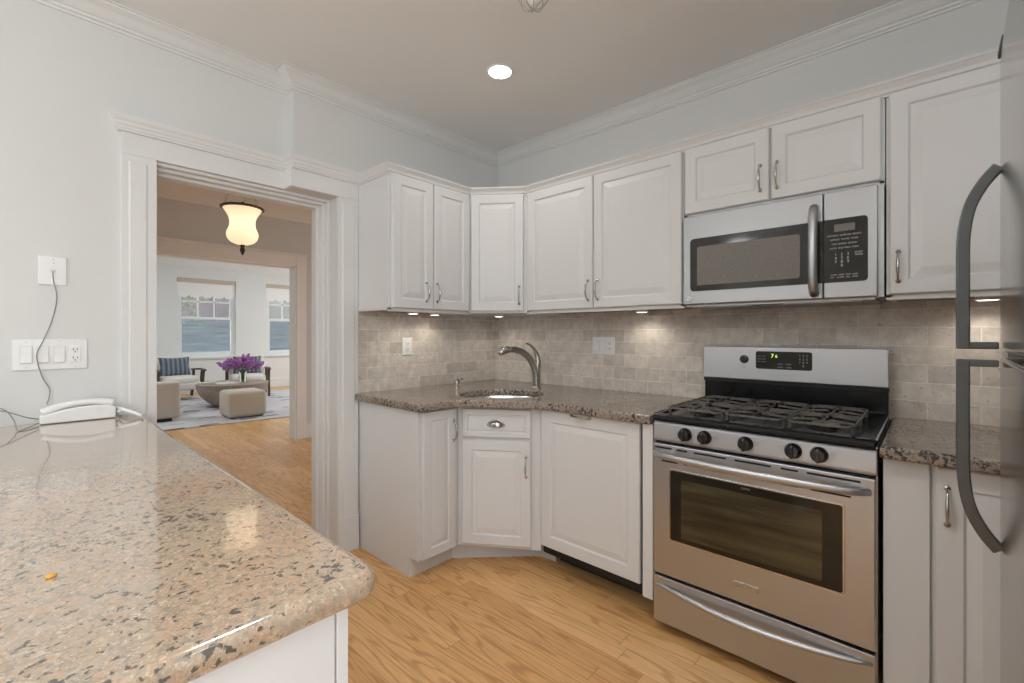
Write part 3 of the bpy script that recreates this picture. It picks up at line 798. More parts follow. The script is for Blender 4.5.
# filler beside range
o = MB().box(1.868, 2.4, .888, .9345, .11, .872).box(1.985, 2.4, .888, .925, .0, .11).build('filler_strip', 'cab')
tag(o, 'slim white vertical filler strip between the dishwasher and the range', 'cabinet filler')
# right base cabinet
t = thing('base_cabinet', 'white base cabinet with a beadboard-like panel right of the range', 'cabinet', (1.90, .113, 0), R(-90))
MB().box(0, .64, 0, .62, TOE, BT).box(0, .64, .07, .62, 0, TOE).build('cabinet_body', 'cab', t, bev=.001)
MB().box(.002, .112, -.018, 0, TOE, BT - .004).build('filler_panel', 'cab', t, bev=.002)
door(t, .126, .56, TOE, BT - .006, -.022, .150, .752, f=.058)

# island base
t = thing('peninsula_cabinet', 'white-panelled base under the speckled granite peninsula in the foreground', 'cabinet', (-2.2, .640, 0))
MB().box(0, 2.530, .018, 1.94, 0, .872).build('cabinet_body', 'cab', t)
MB().box(0, 2.514, 0, .018, 0, .872).build('front_panel', 'cab', t, bev=.001)
MB().box(2.5165, 2.534, -.002, .018, 0, .872).build('corner_post', 'cab', t, bev=.0015)

# ================================================================== COUNTERTOPS
def offset_poly(P, d):
    n = len(P); out = []
    for i in range(n):
        a, b_, c = Vector(P[i - 1]), Vector(P[i]), Vector(P[(i + 1) % n])
        d1 = (b_ - a).normalized(); d2 = (c - b_).normalized()
        n1 = Vector((-d1.y, d1.x)); n2 = Vector((-d2.y, d2.x)); bb = (n1 + n2)
        bb = bb.normalized() if bb.length > 1e-6 else n1
        k = 1 / max(.3, bb.dot(n1)); out.append((b_.x + bb.x * k * d, b_.y + bb.y * k * d))
    return out
def fillet(P, idx_r):
    out = []
    for i, p_ in enumerate(P):
        r = idx_r.get(i)
        if not r: out.append(p_); continue
        a, b_, c = Vector(P[i - 1]), Vector(p_), Vector(P[(i + 1) % len(P)])
        u = (a - b_).normalized(); v = (c - b_).normalized()
        for k in range(9):
            f = k / 8; q = (b_ + u * r) * (1 - f) ** 2 + b_ * 2 * f * (1 - f) + (b_ + v * r) * f ** 2; out.append((q.x, q.y))
    return out
def slab(name, m, outline, z0, z1, r, hole=None, parent=None, top_flat=.6):
    """outline CCW; rounded edges"""
    import bmesh
    bm = bmesh.new()
    def loops(P, sgn):
        prof = []
        for k in range(6):
            a = PI / 2 * k / 5; prof.append((r * (1 - math.sin(a)), z0 + r * (1 - math.cos(a)) * 1.0))
        prof2 = [(r * (1 - math.sin(PI / 2 - PI / 2 * k / 5)), z1 - r + r * math.sin(PI / 2 * k / 5)) for k in range(6)]
        rings = []
        for ins, z in [(i_, z_) for i_, z_ in prof] + prof2:
            Q = offset_poly(P, ins * sgn) if ins > 1e-6 else P
            rings.append([bm.verts.new((x, y, z)) for x, y in Q])
        for a_, b_ in zip(rings[:-1], rings[1:]):
            n_ = len(a_)
            for i in range(n_):
                try: bm.faces.new((a_[i], a_[(i + 1) % n_], b_[(i + 1) % n_], b_[i]))
                except ValueError: pass
        return rings[0], rings[-1]
    lo, hi = loops(outline, 1)
    L0 = [lo]; L1 = [hi]
    if hole:
        l2, h2 = loops(hole, -1); L0.append(l2); L1.append(h2)
    for LL in (L0, L1):
        es = []
        for ring in LL:
            for i in range(len(ring)):
                e = bm.edges.get((ring[i], ring[(i + 1) % len(ring)]))
                es.append(e)
        bmesh.ops.triangle_fill(bm, use_beauty=True, use_dissolve=False, edges=es)
    bmesh.ops.recalc_face_normals(bm, faces=bm.faces)
    me = bpy.data.meshes.new(name); bm.to_mesh(me); bm.free()
    me.materials.append(M[m]); o = bpy.data.objects.new(name, me); C.objects.link(o)
    try: me.set_sharp_from_angle(angle=R(30))
    except Exception: pass
    for p_ in me.polygons: p_.use_smooth = abs(p_.normal.z) < .9999
    if parent: o.parent = parent
    return o
CT0, CT1 = .8745, .915
# main counter
P = [(1.346, BYF - .001), (1.346, 1.865), (1.590, 1.865), (1.840, 1.478), (1.840, .888), (BX - .001, .888), (BX - .001, BYF - .001)]
P = fillet(P, {1: .02, 2: .06, 3: .06})
hc = Vector((1.945, 1.872)); ha = R(-45); hole = []
for k in range(48):
    a = 2 * PI * k / 48; ca, sa = math.cos(a), math.sin(a); e = 2 / 2.6
    u = .245 * math.copysign(abs(ca) ** e, ca); v = .19 * math.copysign(abs(sa) ** e, sa)
    q = Matrix.Rotation(ha, 2) @ Vector((u, v)); hole.append((hc.x + q.x, hc.y + q.y))
o = slab('granite_countertop', 'granite_c', P, CT0, CT1, .010, hole)
tag(o, 'brown-grey granite countertop wrapping the corner with the sink cut-out', 'countertop')
P = fillet([(1.835, .118), (1.835, -.52), (BX - .001, -.52), (BX - .001, .118)][::-1], {})
P = [(1.835, .118), (1.835, -.52), (BX - .001, -.52), (BX - .001, .118)]
o = slab('granite_countertop', 'granite_c', P, CT0, CT1, .010)
tag(o, 'short brown-grey granite countertop right of the range', 'countertop')
P = [(-2.25, .600), (.372, .600), (.372, YL - .024), (-2.25, YL - .024)]
P = [(-2.25, .600), (.372, .600), (.372, YL - .032), (.300, YL - .032), (.300, YL - .002), (-2.25, YL - .002)]
P = fillet(P, {1: .045})
o = slab('peninsula_countertop', 'granite_i', P, CT0 - .0005, CT1, .0175)
tag(o, 'large salmon-tan speckled granite peninsula countertop filling the foreground', 'countertop')

# ---- sink
t = thing('sink', 'stainless steel undermount corner sink bowl in the granite', 'sink', (hc.x, hc.y, .70), ha)
rings = [(1.05, .1735), (1.0, .1735), (.985, .16), (.95, .03), (.86, .003), (.5, -.0), (.13, -.006)]
b = MB(); vs = []; fs = []
for s_, z_ in rings:
    for k in range(48):
        a = 2 * PI * k / 48; ca, sa = math.cos(a), math.sin(a); e = 2 / 2.6
        vs.append((.250 * s_ * math.copysign(abs(ca) ** e, ca),   .197 * s_ * math.copysign(abs(sa) ** e, sa), z_))
for i in range(len(rings) - 1):
    for k in range(48): fs.append((i * 48 + k, i * 48 + (k + 1) % 48, (i + 1) * 48 + (k + 1) % 48, (i + 1) * 48 + k))
b.add(vs, fs).build('basin', 'steel_sink', t, smooth='auto')
MB().lathe([(.0, -.012), (.03, -.012), (.042, -.004), (.044, -.002), (.04, -.001), (.0, -.008)], seg=20).build('drain', 'chrome', t, smooth=True)

# ---- faucet
fx_, fy_ = 2.315, 1.903
t = thing('faucet', 'brushed nickel pull-out faucet with curved spout and lever behind the sink', 'faucet', (fx_, fy_, CT1))
MB().lathe([(.036, 0), (.036, .004), (.031, .008), (.0245, .012), (.0235, .06), (.024, .13), (.0235, .155), (.0, .157)], seg=24).build('body', 'nickel', t, smooth='auto')
dirv = Vector((-.74, .27)).normalized()
pts = []; rr_ = []
cp = [(.006, .02), (.010, .085), (.030, .150), (.068, .203), (.120, .238), (.170, .252), (.205, .252)]
def crom(cp, n):
    out = []
    Q = [cp[0]] + cp + [cp[-1]]
    for i in range(1, len(Q) - 2):
        for k in range(n):
            f = k / n; p0, p1, p2, p3 = [Vector(q) for q in Q[i - 1:i + 3]]
            out.append(.5 * ((2 * p1) + (-p0 + p2) * f + (2 * p0 - 5 * p1 + 4 * p2 - p3) * f * f + (-p0 + 3 * p1 - 3 * p2 + p3) * f ** 3))
    out.append(Vector(cp[-1])); return out
cr = crom(cp, 4)
MB().tube([(dirv.x * q[0], dirv.y * q[0], q[1]) for q in cr], [.0245 - .006 * k / len(cr) for k in range(len(cr))], 14).build('spout', 'nickel', t, smooth=True)
hd = [(.200, .252), (.215, .253), (.232, .251), (.255, .243), (.272, .232), (.280, .226)]
MB().tube([(dirv.x * q[0], dirv.y * q[0], q[1]) for q in hd], [.018, .022, .0255, .0255, .021, .014], 14).build('spray_head', 'chrome', t, smooth=True)
lv = crom([(-.006, .13), (-.004, .185), (.008, .225), (.032, .262), (.066, .286), (.090, .290)], 4)
MB().tube([(dirv.x * q[0], dirv.y * q[0], q[1]) for q in lv], [.0235 - .0185 * min(1, 1.35 * k / len(lv)) for k in range(len(lv))], 12).build('lever', 'nickel', t, smooth=True)
# soap dispenser
t = thing('soap_dispenser', 'small chrome soap dispenser pump left of the sink', 'soap dispenser', (1.965, 2.300, CT1))
MB().lathe([(.019, 0), (.019, .006), (.010, .010), (.010, .024), (.019, .026), (.019, .046), (.013, .050), (.0, .051)], seg=18).build('pump_body', 'chrome', t, smooth='auto')
MB().tube([(0, 0, .056), (.016, -.014, .058), (.030, -.026, .054)], [.008, .006, .005], 8).build('nozzle', 'chrome', t, smooth=True)

# ================================================================== RANGE
RW = .756
t = thing('gas_range', 'stainless steel freestanding gas range with black cooktop and five knobs', 'stove', (1.86, .881, 0), R(-90))
rg = t
b = MB().box(.004, RW - .004, .03, .655, .035, .895)
for x in (.05, RW - .05):
    for y in (.08, .60): b.lathe([(.02, 0), (.02, .04)], (x, y, 0), 10)
b.build('oven_body', 'rubber', t)
# side steel trims
for x in (0, RW - .0035): MB().box(x, x + .0035, .015, .655, .035, .900).build('side_panel', 'steel', t)
# control panel (bull-nosed)
pr = [(.055, .806), (.008, .808), (.001, .815), (0, .822), (.004, .880), (.010, .893), (.055, .897)]
cpn = MB().prism_x(pr, 0, RW).build('control_panel', 'steel', t, bev=.003)
for i, x in enumerate((.138, .216, .367, .523, .600)):
    k = MB().lathe([(.0275, .004), (.0275, -.002), (.025, -.006), (.0225, -.022), (.019, -.026), (.0, -.027)], (x, 0, .852), 28, 'y')
    k.box(x - .0045, x + .0045, -.034, -.010, .852 - .023, .852 + .023)
    kn = k.build('knob', 'knob', cpn, smooth='auto', bev=.001)
    MB().box(x - .0008, x + .0008, -.0346, -.0338, .868, .874).build('pointer_mark', 'grey', kn)
for x, s_ in ((.105, 'BACK'), (.26, 'FRONT'), (.405, 'CENTER'), (.484, 'FRONT'), (.642, 'BACK')):
    text('LITE  HI\n%s\nLO' % s_, .0065, 'grey', cpn, (x, .0005, .856))
# cooktop: black with rolled front lip
ck = MB().prism_x([(-.012, .898), (-.016, .905), (-.014, .918), (-.004, .926), (.02, .927), (.028, .919), (.58, .919), (.585, .925), (.60, .925), (.60, .897)], .004, RW - .004)
ck.box(.0, .022, .0, .60, .905, .927).box(RW - .022, RW, .0, .60, .905, .927)
ct = ck.build('cooktop', 'blackgloss', t, bev=.003)
for x in (-.001, RW - .0045): MB().box(x, x + .0055, .0, .60, .926, .9285).build('cooktop_trim', 'steel', t)
# burners
for (x, y, r_) in ((.150, .175, .045), (.150, .430, .036), (.378, .305, .048), (.594, .175, .050), (.594, .430, .034)):
    bn = MB().lathe([(r_ + .012, .919), (r_ + .010, .922), (r_, .923), (r_ - .004, .931), (.0, .931)], (x, y, 0), 28).build('burner', 'blackgloss', ct, smooth='auto')
    MB().lathe([(r_ - .006, .931), (r_ - .004, .935), (r_ - .009, .938), (.0, .939)], (x, y, 0), 28).build('burner_cap', 'iron', bn, smooth='auto')
# grates
def grate(x0, x1, centres):
    g = MB(); w = .007; z = .948; y0, y1 = .045, .560
    rr = rrect(x0, x1, y0, y1, .03, seg=3)
    ring = [(q[0], q[1], z) for q in rr] + [(rr[0][0], rr[0][1], z)]
    g.bar(ring, w, .008)
    ym = (y0 + y1) / 2
    if len(centres) > 1: g.bar([(x0, ym, z), (x1, ym, z)], w, .009)
    for (cx0, cy0) in centres:
        for k in (0, 2):
            f = (k - 1) * .050
            for sx, xe in ((-1, x0), (1, x1)):
                inn = .028
                g.bar([(xe, cy0 + f * 1.1, z), ((xe + cx0) / 2, cy0 + f * 1.05, z + .004), (cx0 + sx * inn, cy0 + f, z + .006), (cx0 + sx * (inn - .012), cy0 + f, z + .003)], w * .8, .008)
        for sy in (-1, 1):
            g.bar([(cx0, cy0 + sy * .118, z), (cx0, cy0 + sy * .08, z + .005), (cx0, cy0 + sy * .03, z + .005)], w * .8, .009)
    for x in (x0 + .004, x1 - .004):
        for y in (y0 + .03, ym, y1 - .03): g.bar([(x, y, .9195), (x, y, z)], .010, .010, up=(0, 1, 0))
    return g.build('grate', 'iron', ct, bev=.0015)
grate(.040, .264, [(.150, .175), (.150, .430)])
grate(.276, .482, [(.378, .175), (.378, .430)])
grate(.494, .690, [(.594, .175), (.594, .430)])
# oven door
od = MB().box(.003, RW - .003, -.006, .028, .248, .800).build('oven_door', 'steel', t, bev=.004)
MB().prism_y(rrect(.073, .673, .400, .702, .010), -.0085, -.005).build('window_frame', 'chrome', od, bev=.001)
MB().prism_y(rrect(.079, .667, .406, .696, .008), -.0095, -.005).build('oven_window', 'glassblack', od)
iw = MB().prism_y(rrect(.125, .610, .425, .665, .006), -.0100, -.0090).build('inner_glass', M['inner'], od)
vs_ = MB()
for (x0, x1) in ((.010, .085), (.105, .150), (.175, .300), (.330, .455), (.485, .540), (.565, .715)):
    vs_.prism_y(rrect(x0, x1, .781, .788, .003, seg=2), -.0075, .002)
for (x0, x1) in ((.040, .110), (.135, .150), (.485, .540), (.575, .690)):
    vs_.prism_y(rrect(x0, x1, .727, .733, .003, seg=2), -.0075, .002)
vs_.build('vent_slots', 'black', od)
n = 24; pts = []; rad = []
for k in range(n + 1):
    f = k / n; pts.append((.010 + .728 * f, -.008 - .052 * math.sin(PI * f) ** .38, .757)); rad.append(.0115 + .004 * math.sin(PI * f))
MB().tube(pts, rad, 14, flat=.8, up=(0, 0, 1)).build('handle', 'steel', od, smooth=True)
bg = MB().prism_y(rrect(.325, .415, .307, .327, .002, seg=2), -.009, -.005).build('badge', 'chrome', od, bev=.001)
text('FRIGIDAIRE', .0135, 'grey', bg, (.370, -.0094, .317))
text('CLEAN', .010, 'grey', od, (.37, -.0098, .684))
# drawer
wd_ = MB().box(.003, RW - .003, -.006, .028, .040, .236).build('drawer', 'steel', t, bev=.004)
pts = []; rad = []
for k in range(n + 1):
    f = k / n; pts.append((.010 + .735 * f, -.004 - .038 * math.sin(PI * f) ** .7, .205 - .018 * math.sin(PI * f))); rad.append(.005 + .008 * math.sin(PI * f) ** .7)
MB().tube(pts, rad, 12).build('handle', 'steel', wd_, smooth=True)
# backguard
MB().prism_x([(.585, .915), (.66, .915), (.66, 1.19), (.625, 1.19), (.600, 1.05), (.600, .935)], .004, RW - .004).build('rear_riser', 'blackgloss', t, bev=.003)
bgp = rrect(.0, RW, 1.040, 1.204, .012, (0, 0, 1, 1))
bk = MB().prism_y(bgp, .585, .64).build('backguard', 'steel', t, bev=.005, seg=3)
MB().box(.002, RW - .002, .592, .64, 1.024, 1.040).build('shadow_strip', 'black', t)
dd = MB().prism_y(rrect(.253, .486, 1.098, 1.183, .010), .5825, .587).build('display', 'glassblack', bk)
text('7', .026, 'digits', dd, (.325, .582, 1.161), 'clock_digits'); text('6', .021, 'digits', dd, (.342, .582, 1.160), 'clock_digits')
text('1  2  3\n4  5  6\n7  8  9\n   0   ', .0135, 'grey', dd, (.452, .582, 1.141), spacing=1.15)
text('BAKE  TIME\n\nBROIL COOK\n\nCLEAN  LIGHT', .0065, 'grey', dd, (.278, .582, 1.146))
text('START    \u2022  STOP\n\nWARM    \u2022  TIMER', .0075, 'grey', dd, (.375, .582, 1.116))
text('ELECTRONIC OVEN CONTROL', .0075, 'grey', bk, (.37, .5845, 1.072))
k = MB().lathe([(.020, .587), (.020, .580), (.017, .578), (.015, .564), (.0, .563)], (.200, 0, 1.142), 24, 'y').box(.197, .203, .558, .57, 1.126, 1.158)
k.build('knob', 'knob', bk, smooth='auto')
text('OVEN\nLIGHT', .006, 'grey', bk, (.200, .5845, 1.104))

# ================================================================== MICROWAVE
MZ = 1.400; MH = .423; MW = .752
t = thing('microwave', 'stainless steel over-the-range microwave with black window and keypad', 'microwave', (2.150, .869, MZ), R(-90)); t.scale = (.966, 1, 1)
MB().box(.002, MW + .018, .022, .42, 0.004, MH).build('case', 'steel_mw', t, bev=.002)
MB().box(.01, MW - .01, .03, .43, -.004, .004).box(.02, .30, .05, .35, -.008, -.004).box(.42, .70, .05, .35, -.008, -.004).build('vent_underside', 'steel_mw', t)
md = MB().box(.002, .576, .0, .022, .006, MH - .002).build('door', 'steel_mw', t, bev=.004, seg=3)
w0 = MB().prism_y(rrect(.036, .576, .066, .312, .018, (1, 0, 0, 1)), -.002, .004).build('window', 'glassblack', md)
MB().prism_y(rrect(.070, .496, .093, .272, .010), -.003, .0).build('window_screen', 'mesh', w0)
pn = MB().box(.579, MW - .001, .0, .022, .006, MH - .002).build('control_panel', 'steel_mw', t, bev=.004, seg=3)
kp = MB().prism_y(rrect(.579, .722, .066, .312, .014, (0, 1, 1, 0)), -.002, .004).build('keypad', 'glassblack', pn)
MB().box(.615, .682, -.003, -.001, .262, .290).build('display', 'mesh', kp)
for i, z_ in enumerate((.247, .231, .214, .198)):
    text(['POPCORN  BEVERAGE  REHEAT', 'DEFROST  POWER  COOK', 'TIME  EXPRESS  SENSOR', 'AUTO  VEGETABLE  FOOD'][i], .0078, 'white_print', kp, (.647, -.0025, z_))
text('1   2   3\n4   5   6\n7   8   9\n0', .015, 'white_print', kp, (.640, -.0025, .152), spacing=.95)
text('START\nPAUSE', .009, 'white_print', kp, (.694, -.0025, .172))
text('CLEAR  TIMER  VENT  LAMP\nOFF    CLOCK   FAN   HI/LO', .0072, 'white_print', kp, (.647, -.0025, .090), spacing=1.3)
lg = MB().lathe([(.0125, .001), (.0125, -.003), (.010, -.0035), (.010, -.002), (.0, -.002)], (.030, 0, .032), 24, 'y').build('logo_badge', 'chrome', md, smooth='auto')
text('GE', .011, 'rubber', lg, (.030, -.0025, .032))
pts = []; n = 16
for k in range(n + 1):
    f = k / n; pts.append((.547, .001 - .042 * math.sin(PI * f) ** .4, .024 + .346 * f))
MB().tube(pts, [.0165] * (n + 1), 14, flat=1.0, up=(0, 1, 0)).build('handle', 'steel', md, smooth=True)

# ================================================================== REFRIGERATOR
FY = -.078
t = thing('refrigerator', 'stainless steel top-freezer refrigerator at the right edge of the frame', 'refrigerator', (.36, FY, 0))
FW = .80
MB().box(.01, FW - .015, -.70, -.065, .03, 1.735).box(.03, FW - .03, -.68, -.1, 0, .03).build('cabinet_body', 'fridge_side', t, bev=.006)
def fdoor(name, z0, z1):
    poly = []
    for k in range(17):
        f = k / 16; poly.append((FW * f, -.0015 - .010 * (2 * f - 1) ** 2))
    poly = [(FW, -.060)] + poly[::-1] + [(0, -.060)]
    return MB().prism_z(poly, z0, z1).build(name, 'steel_v', t, bev=.006, seg=3, smooth='auto')
SP = 1.232
fd1 = fdoor('freezer_door', SP + .006, 1.742); fd2 = fdoor('refrigerator_door', .06, SP - .006)
MB().box(.012, FW - .012, -.066, -.058, .06, 1.74).build('door_gasket', 'rubber', t)
def fhandle(door_, z0, z1, flip):
    hx = FW - .050; pts = []
    # vertical bar that curves back to the door at its far end, square return at the split
    zs = (z0, z1) if not flip else (z1, z0)
    s_ = 1 if not flip else -1
    L_ = abs(z1 - z0)
    cp_ = [(.0365, 0), (.0365, L_ * .42), (.0355, L_ * .64), (.028, L_ * .80), (.012, L_ * .92), (-.006, L_ * 1.0)]
    cr_ = crom(cp_, 5)
    MB().bar([(hx, q[0], zs[0] + s_ * max(.0, q[1])) for q in cr_], .022, .017, up=(0, 1, 0)).bar([(hx, -.006, zs[0] + s_ * .006), (hx, .0305, zs[0] + s_ * .006)], .021, .012).build('handle', 'handle_dark', door_, bev=.002)
fhandle(fd1, SP + .008, 1.545, False)
fhandle(fd2, .905, SP - .010, True)
MB().box(FW - .10, FW - .02, -.05, -.012, SP - .004, SP + .004).build('centre_hinge', 'chrome', t)
MB().box(FW - .07, FW - .004, -.06, -.008, 1.743, 1.756).build('top_hinge_cover', 'rubber', t, bev=.002)

# ================================================================== WALL PLATES
def plate(name, label, cat, loc, rot, w, h, kinds, group=None):
    t = thing(name, label, cat, loc, rot)
    MB().box(0, w, -.006, 0, 0, h).build('cover_plate', 'plastic', t, bev=.003)
    n_ = len(kinds); gw = w / n_ if n_ > 1 else w
    for i, k_ in enumerate(kinds):
        c_ = w / 2 + (i - (n_ - 1) / 2) * .0465
        if n_ == 4: c_ = w / 2 + (i - 1.5) * .0465
        if k_ == 's':
            MB().box(c_ - .0175, c_ + .0175, -.0075, -.005, h / 2 - .034, h / 2 + .034).build('switch_bezel', 'plastic2', t)
            MB().prism_x([(-.0075, h / 2 - .032), (-.012, h / 2 - .031), (-.0085, h / 2), (-.0085, h / 2 + .032), (-.007, h / 2 + .032)], c_ - .016, c_ + .016).build('rocker_switch', 'plastic', t, bev=.0008)
        else:
            o_ = MB().box(c_ - .0165, c_ + .0165, -.009, -.005, h / 2 - .034, h / 2 + .034).build('receptacle', 'plastic', t, bev=.002)
            sl = MB()
            for zz_ in (-.017, .017):
                for xx_ in (-.0062, .0062): sl.box(c_ + xx_ - .0011, c_ + xx_ + .0011, -.0096, -.0085, h / 2 + zz_ - .002, h / 2 + zz_ + .006)
                sl.lathe([(.0026, -.0085), (.0026, -.0096)], (c_, 0, h / 2 + zz_ - .008), 8, 'y')
            sl.build('slots', 'black', o_)
        if True:
            for zz_ in (h * .08, h * .92): MB().lathe([(.0028, -.0055), (.0025, -.0068), (0, -.007)], (c_, 0, zz_), 8, 'y').build('screw', 'plastic2', t)
    return t
plate('outlet', 'white duplex outlet on the tile under the left wall cabinets', 'outlet', (1.680, BYF, 1.128), 0, .074, .114, 'o')
plate('switch_plate', 'white plate with two switches and an outlet on the tile right of the faucet', 'switch', (BX, 1.613, 1.135), R(-90), .164, .114, 'sso')
plate('switch_plate', 'wide white plate with three rocker switches and an outlet on the left wall', 'switch', (-.014, YL, 1.123), 0, .214, .122, 'ssso')
t = thing('phone_jack_plate', 'square white phone jack plate high on the left wall', 'phone jack', (.056, YL, 1.463))
MB().box(0, .082, -.006, 0, 0, .116).build('cover_plate', 'plastic', t, bev=.003)
b = MB().box(.034, .048, -.010, -.005, .052, .066).build('jack', 'plastic2', t, bev=.001)
for z_ in (.010, .024, .088, .102): MB().lathe([(.003, -.005), (.003, -.0068), (0, -.0072)], (.041, 0, z_), 8, 'y').build('screw', 'chrome', t)

# ---- intercom handset on the peninsula
t = thing('telephone', 'white corded telephone handset on its base against the left wall', 'telephone', (.058, 2.520, CT1 + .0008), R(-2))
MB().prism_y([(0, .001), (.222, .001), (.224, .048), (.200, .056), (.150, .060), (.110, .058), (.060, .050), (.020, .038), (.0, .034)], 0, .060).build('base', 'plastic', t, bev=.006, seg=3)
hs = crom([(.006, .042), (.030, .054), (.070, .066), (.112, .072), (.155, .073), (.195, .067), (.216, .060)], 5)
bb = MB(); nh = len(hs); vs = []; fs = []
for i, q in enumerate(hs):
    f = i / (nh - 1); hh = .016 - .004 * math.sin(PI * f); ww = .026
    if i in (0, nh - 1): hh *= .6; ww *= .85
    tt = (hs[min(i + 1, nh - 1)] - hs[max(i - 1, 0)]).normalized(); nx, nz = -tt[1], tt[0]
    for a_ in range(12):
        an_ = 2 * PI * a_ / 12; cu, su = math.cos(an_), math.sin(an_)
        cu = math.copysign(abs(cu) ** .6, cu); su = math.copysign(abs(su) ** .6, su)
        vs.append((q[0] + nx * su * hh, .030 + cu * ww, q[1] + nz * su * hh))
for i in range(nh - 1):
    for a_ in range(12): fs.append((i * 12 + a_, i * 12 + (a_ + 1) % 12, (i + 1) * 12 + (a_ + 1) % 12, (i + 1) * 12 + a_))
fs += [tuple(range(12)), tuple(range(nh * 12 - 1, nh * 12 - 13, -1))]
bb.add(vs, fs).build('handset', 'plastic', t, smooth=True)
tel = t; ph_inv = (Matrix.Translation((.058, 2.520, CT1)) @ Matrix.Rotation(R(-2), 4, 'Z')).inverted()
def cord(name, label, pts, r, m='cord', cat='cord'):
    q = []
    P_ = [pts[0]] + pts + [pts[-1]]
    for i in range(1, len(P_) - 2):
        for k in range(8):
            f = k / 8; p0, p1, p2, p3 = [Vector(x) for x in P_[i - 1:i + 3]]
            q.append(.5 * ((2 * p1) + (-p0 + p2) * f + (2 * p0 - 5 * p1 + 4 * p2 - p3) * f * f + (-p0 + 3 * p1 - 3 * p2 + p3) * f ** 3))
    q.append(Vector(pts[-1]))
    o = MB().tube([ph_inv @ v for v in q], r, 7).build(name, m, tel, smooth=True); o['label'] = label
    return o
cord('cord', 'thin grey wavy phone cord hanging from the square wall jack to the telephone',
     [(.097, 2.598, 1.518), (.098, 2.588, 1.48), (.108, 2.590, 1.41), (.094, 2.590, 1.32), (.070, 2.586, 1.24), (.052, 2.584, 1.18), (.066, 2.586, 1.10), (.088, 2.584, 1.04), (.080, 2.582, .985)], .0021)
cord('cord', 'grey cord curling from the left frame edge to the left end of the telephone', [(-.15, 2.56, 1.0), (-.06, 2.54, .985), (-.02, 2.53, .972), (.02, 2.53, .950), (.056, 2.545, .935)], .0022)
cord('cord', 'second grey cord looping down onto the granite left of the telephone', [(-.12, 2.575, .999), (-.04, 2.56, .985), (-.01, 2.50, .950), (.0, 2.42, .9185), (.02, 2.44, .9185), (.056, 2.53, .922)], .0022)
# bundled white cord at the casing
pts_ = []
for k in range(60):
    f = k / 59; a_ = f * 26
    base = Vector((.290, 2.545, .929)).lerp(Vector((.352, 2.435, .925)), f); base.z += .010 * math.sin(PI * f)
    pts_.append((base.x + .007 * math.cos(a_), base.y + .003 * math.cos(a_), base.z + .007 * math.sin(a_)))
b = MB().tube([ph_inv @ Vector(q) for q in pts_], .0042, 7)
b.tube([ph_inv @ Vector(q) for q in [(.300, 2.50, .945), (.283, 2.535, .934), (.284, 2.54, .955), (.300, 2.50, .950), (.33, 2.45, .936), (.352, 2.42, .925)]], .0075, 8)
o = b.build('coiled_cord', 'plastic', tel, smooth=True); o['label'] = 'white coiled handset cord'
tag(MB().lathe([(.0, 0), (.006, .0), (.007, .003), (.005, .005), (0, .006)], (.033, .932, CT1), 9).build('crumb', 'crumb', bev=.001), 'tiny yellow crumb on the speckled granite peninsula', 'crumb')

# ================================================================== CEILING LIGHTS
t = thing('recessed_light', 'round recessed ceiling light glowing above the sink corner', 'light', (1.735, 1.682, CEIL))
MB().lathe([(.070, 0), (.070, -.004), (.062, -.006), (.058, -.003), (.058, 0)], seg=32).build('trim_ring', 'plastic', t, smooth='auto')
MB().lathe([(.0, -.0045), (.045, -.0042), (.060, -.0035), (.060, -.001), (.0, -.001)], seg=32).build('lens', 'bulb', t, smooth=True)
ld = bpy.data.lights.new('recessed_lamp', 'SPOT'); ld.energy = 12; ld.color = (1, .95, .88); ld.spot_size = R(150); ld.spot_blend = 1; ld.shadow_soft_size = .06
lo = bpy.data.objects.new('recessed_lamp', ld); C.objects.link(lo); lo.parent = t; lo.location = (0, 0, -.02)

t = thing('cage_pendant', 'small wire cage ceiling pendant with glass bulb at the top frame edge', 'light', (1.283, 1.075, 2.455))
b = MB()
for k in range(4):
    a_ = PI * k / 4
    b.tube([(.058 * math.cos(th) * math.cos(a_), .058 * math.cos(th) * math.sin(a_), .060 + .058 * math.sin(th)) for th in [2 * PI * j / 24 for j in range(25)]], .0018, 6)
b.build('cage', 'nickel', t, smooth=True)
MB().lathe([(.0, .018), (.020, .028), (.028, .050), (.022, .075), (.010, .095), (.0, .10)], seg=16).build('bulb', mat('frosted_bulb', (.9, .9, .88), .3), t, smooth=True)
MB().lathe([(.004, .095), (.004, .195), (.05, .198), (.052, .205)], seg=20).build('stem', 'nickel', t, smooth='auto')
t = thing('sprinkler_head', 'small round grey ceiling fitting right of the cage pendant', 'ceiling fitting', (1.712, .881, CEIL - .02))
MB().lathe([(.0, 0), (.014, .0), (.014, .004), (.006, .006), (.006, .014), (.026, .016), (.028, .020)], seg=20).build('head', 'grey', t, smooth='auto')

# hall pendant
t = thing('pendant_lamp', 'glowing amber glass bell pendant with dark bronze rim hanging in the hall', 'pendant lamp', (1.265, 4.20, 1.92)); t.scale = (.90, .90, 1.0)
prof = [(.012, .086), (.055, .092), (.096, .108), (.121, .135), (.130, .165), (.126, .192), (.112, .220), (.104, .248), (.104, .280), (.113, .315), (.130, .345), (.152, .374), (.160, .384)]
MB().lathe(prof + [(r_ - .006, z_) for r_, z_ in prof[::-1]], seg=40).build('glass_bowl', 'bowl', t, smooth=True)
MB().lathe([(.158, .380), (.178, .383), (.180, .392), (.172, .398), (.158, .394)], seg=40).build('rim', 'bronze', t, smooth='auto')
MB().lathe([(.0, 0), (.007, .004), (.010, .014), (.018, .030), (.022, .045), (.018, .060), (.013, .066), (.020, .072), (.022, .080), (.016, .088), (0, .09)], seg=18).build('finial', 'bronze', t, smooth=True)
MB().lathe([(.0, .384), (.035, .386), (.012, .40), (.012, .44), (.0, .445)], seg=16).build('socket_post', 'bronze', t, smooth=True)
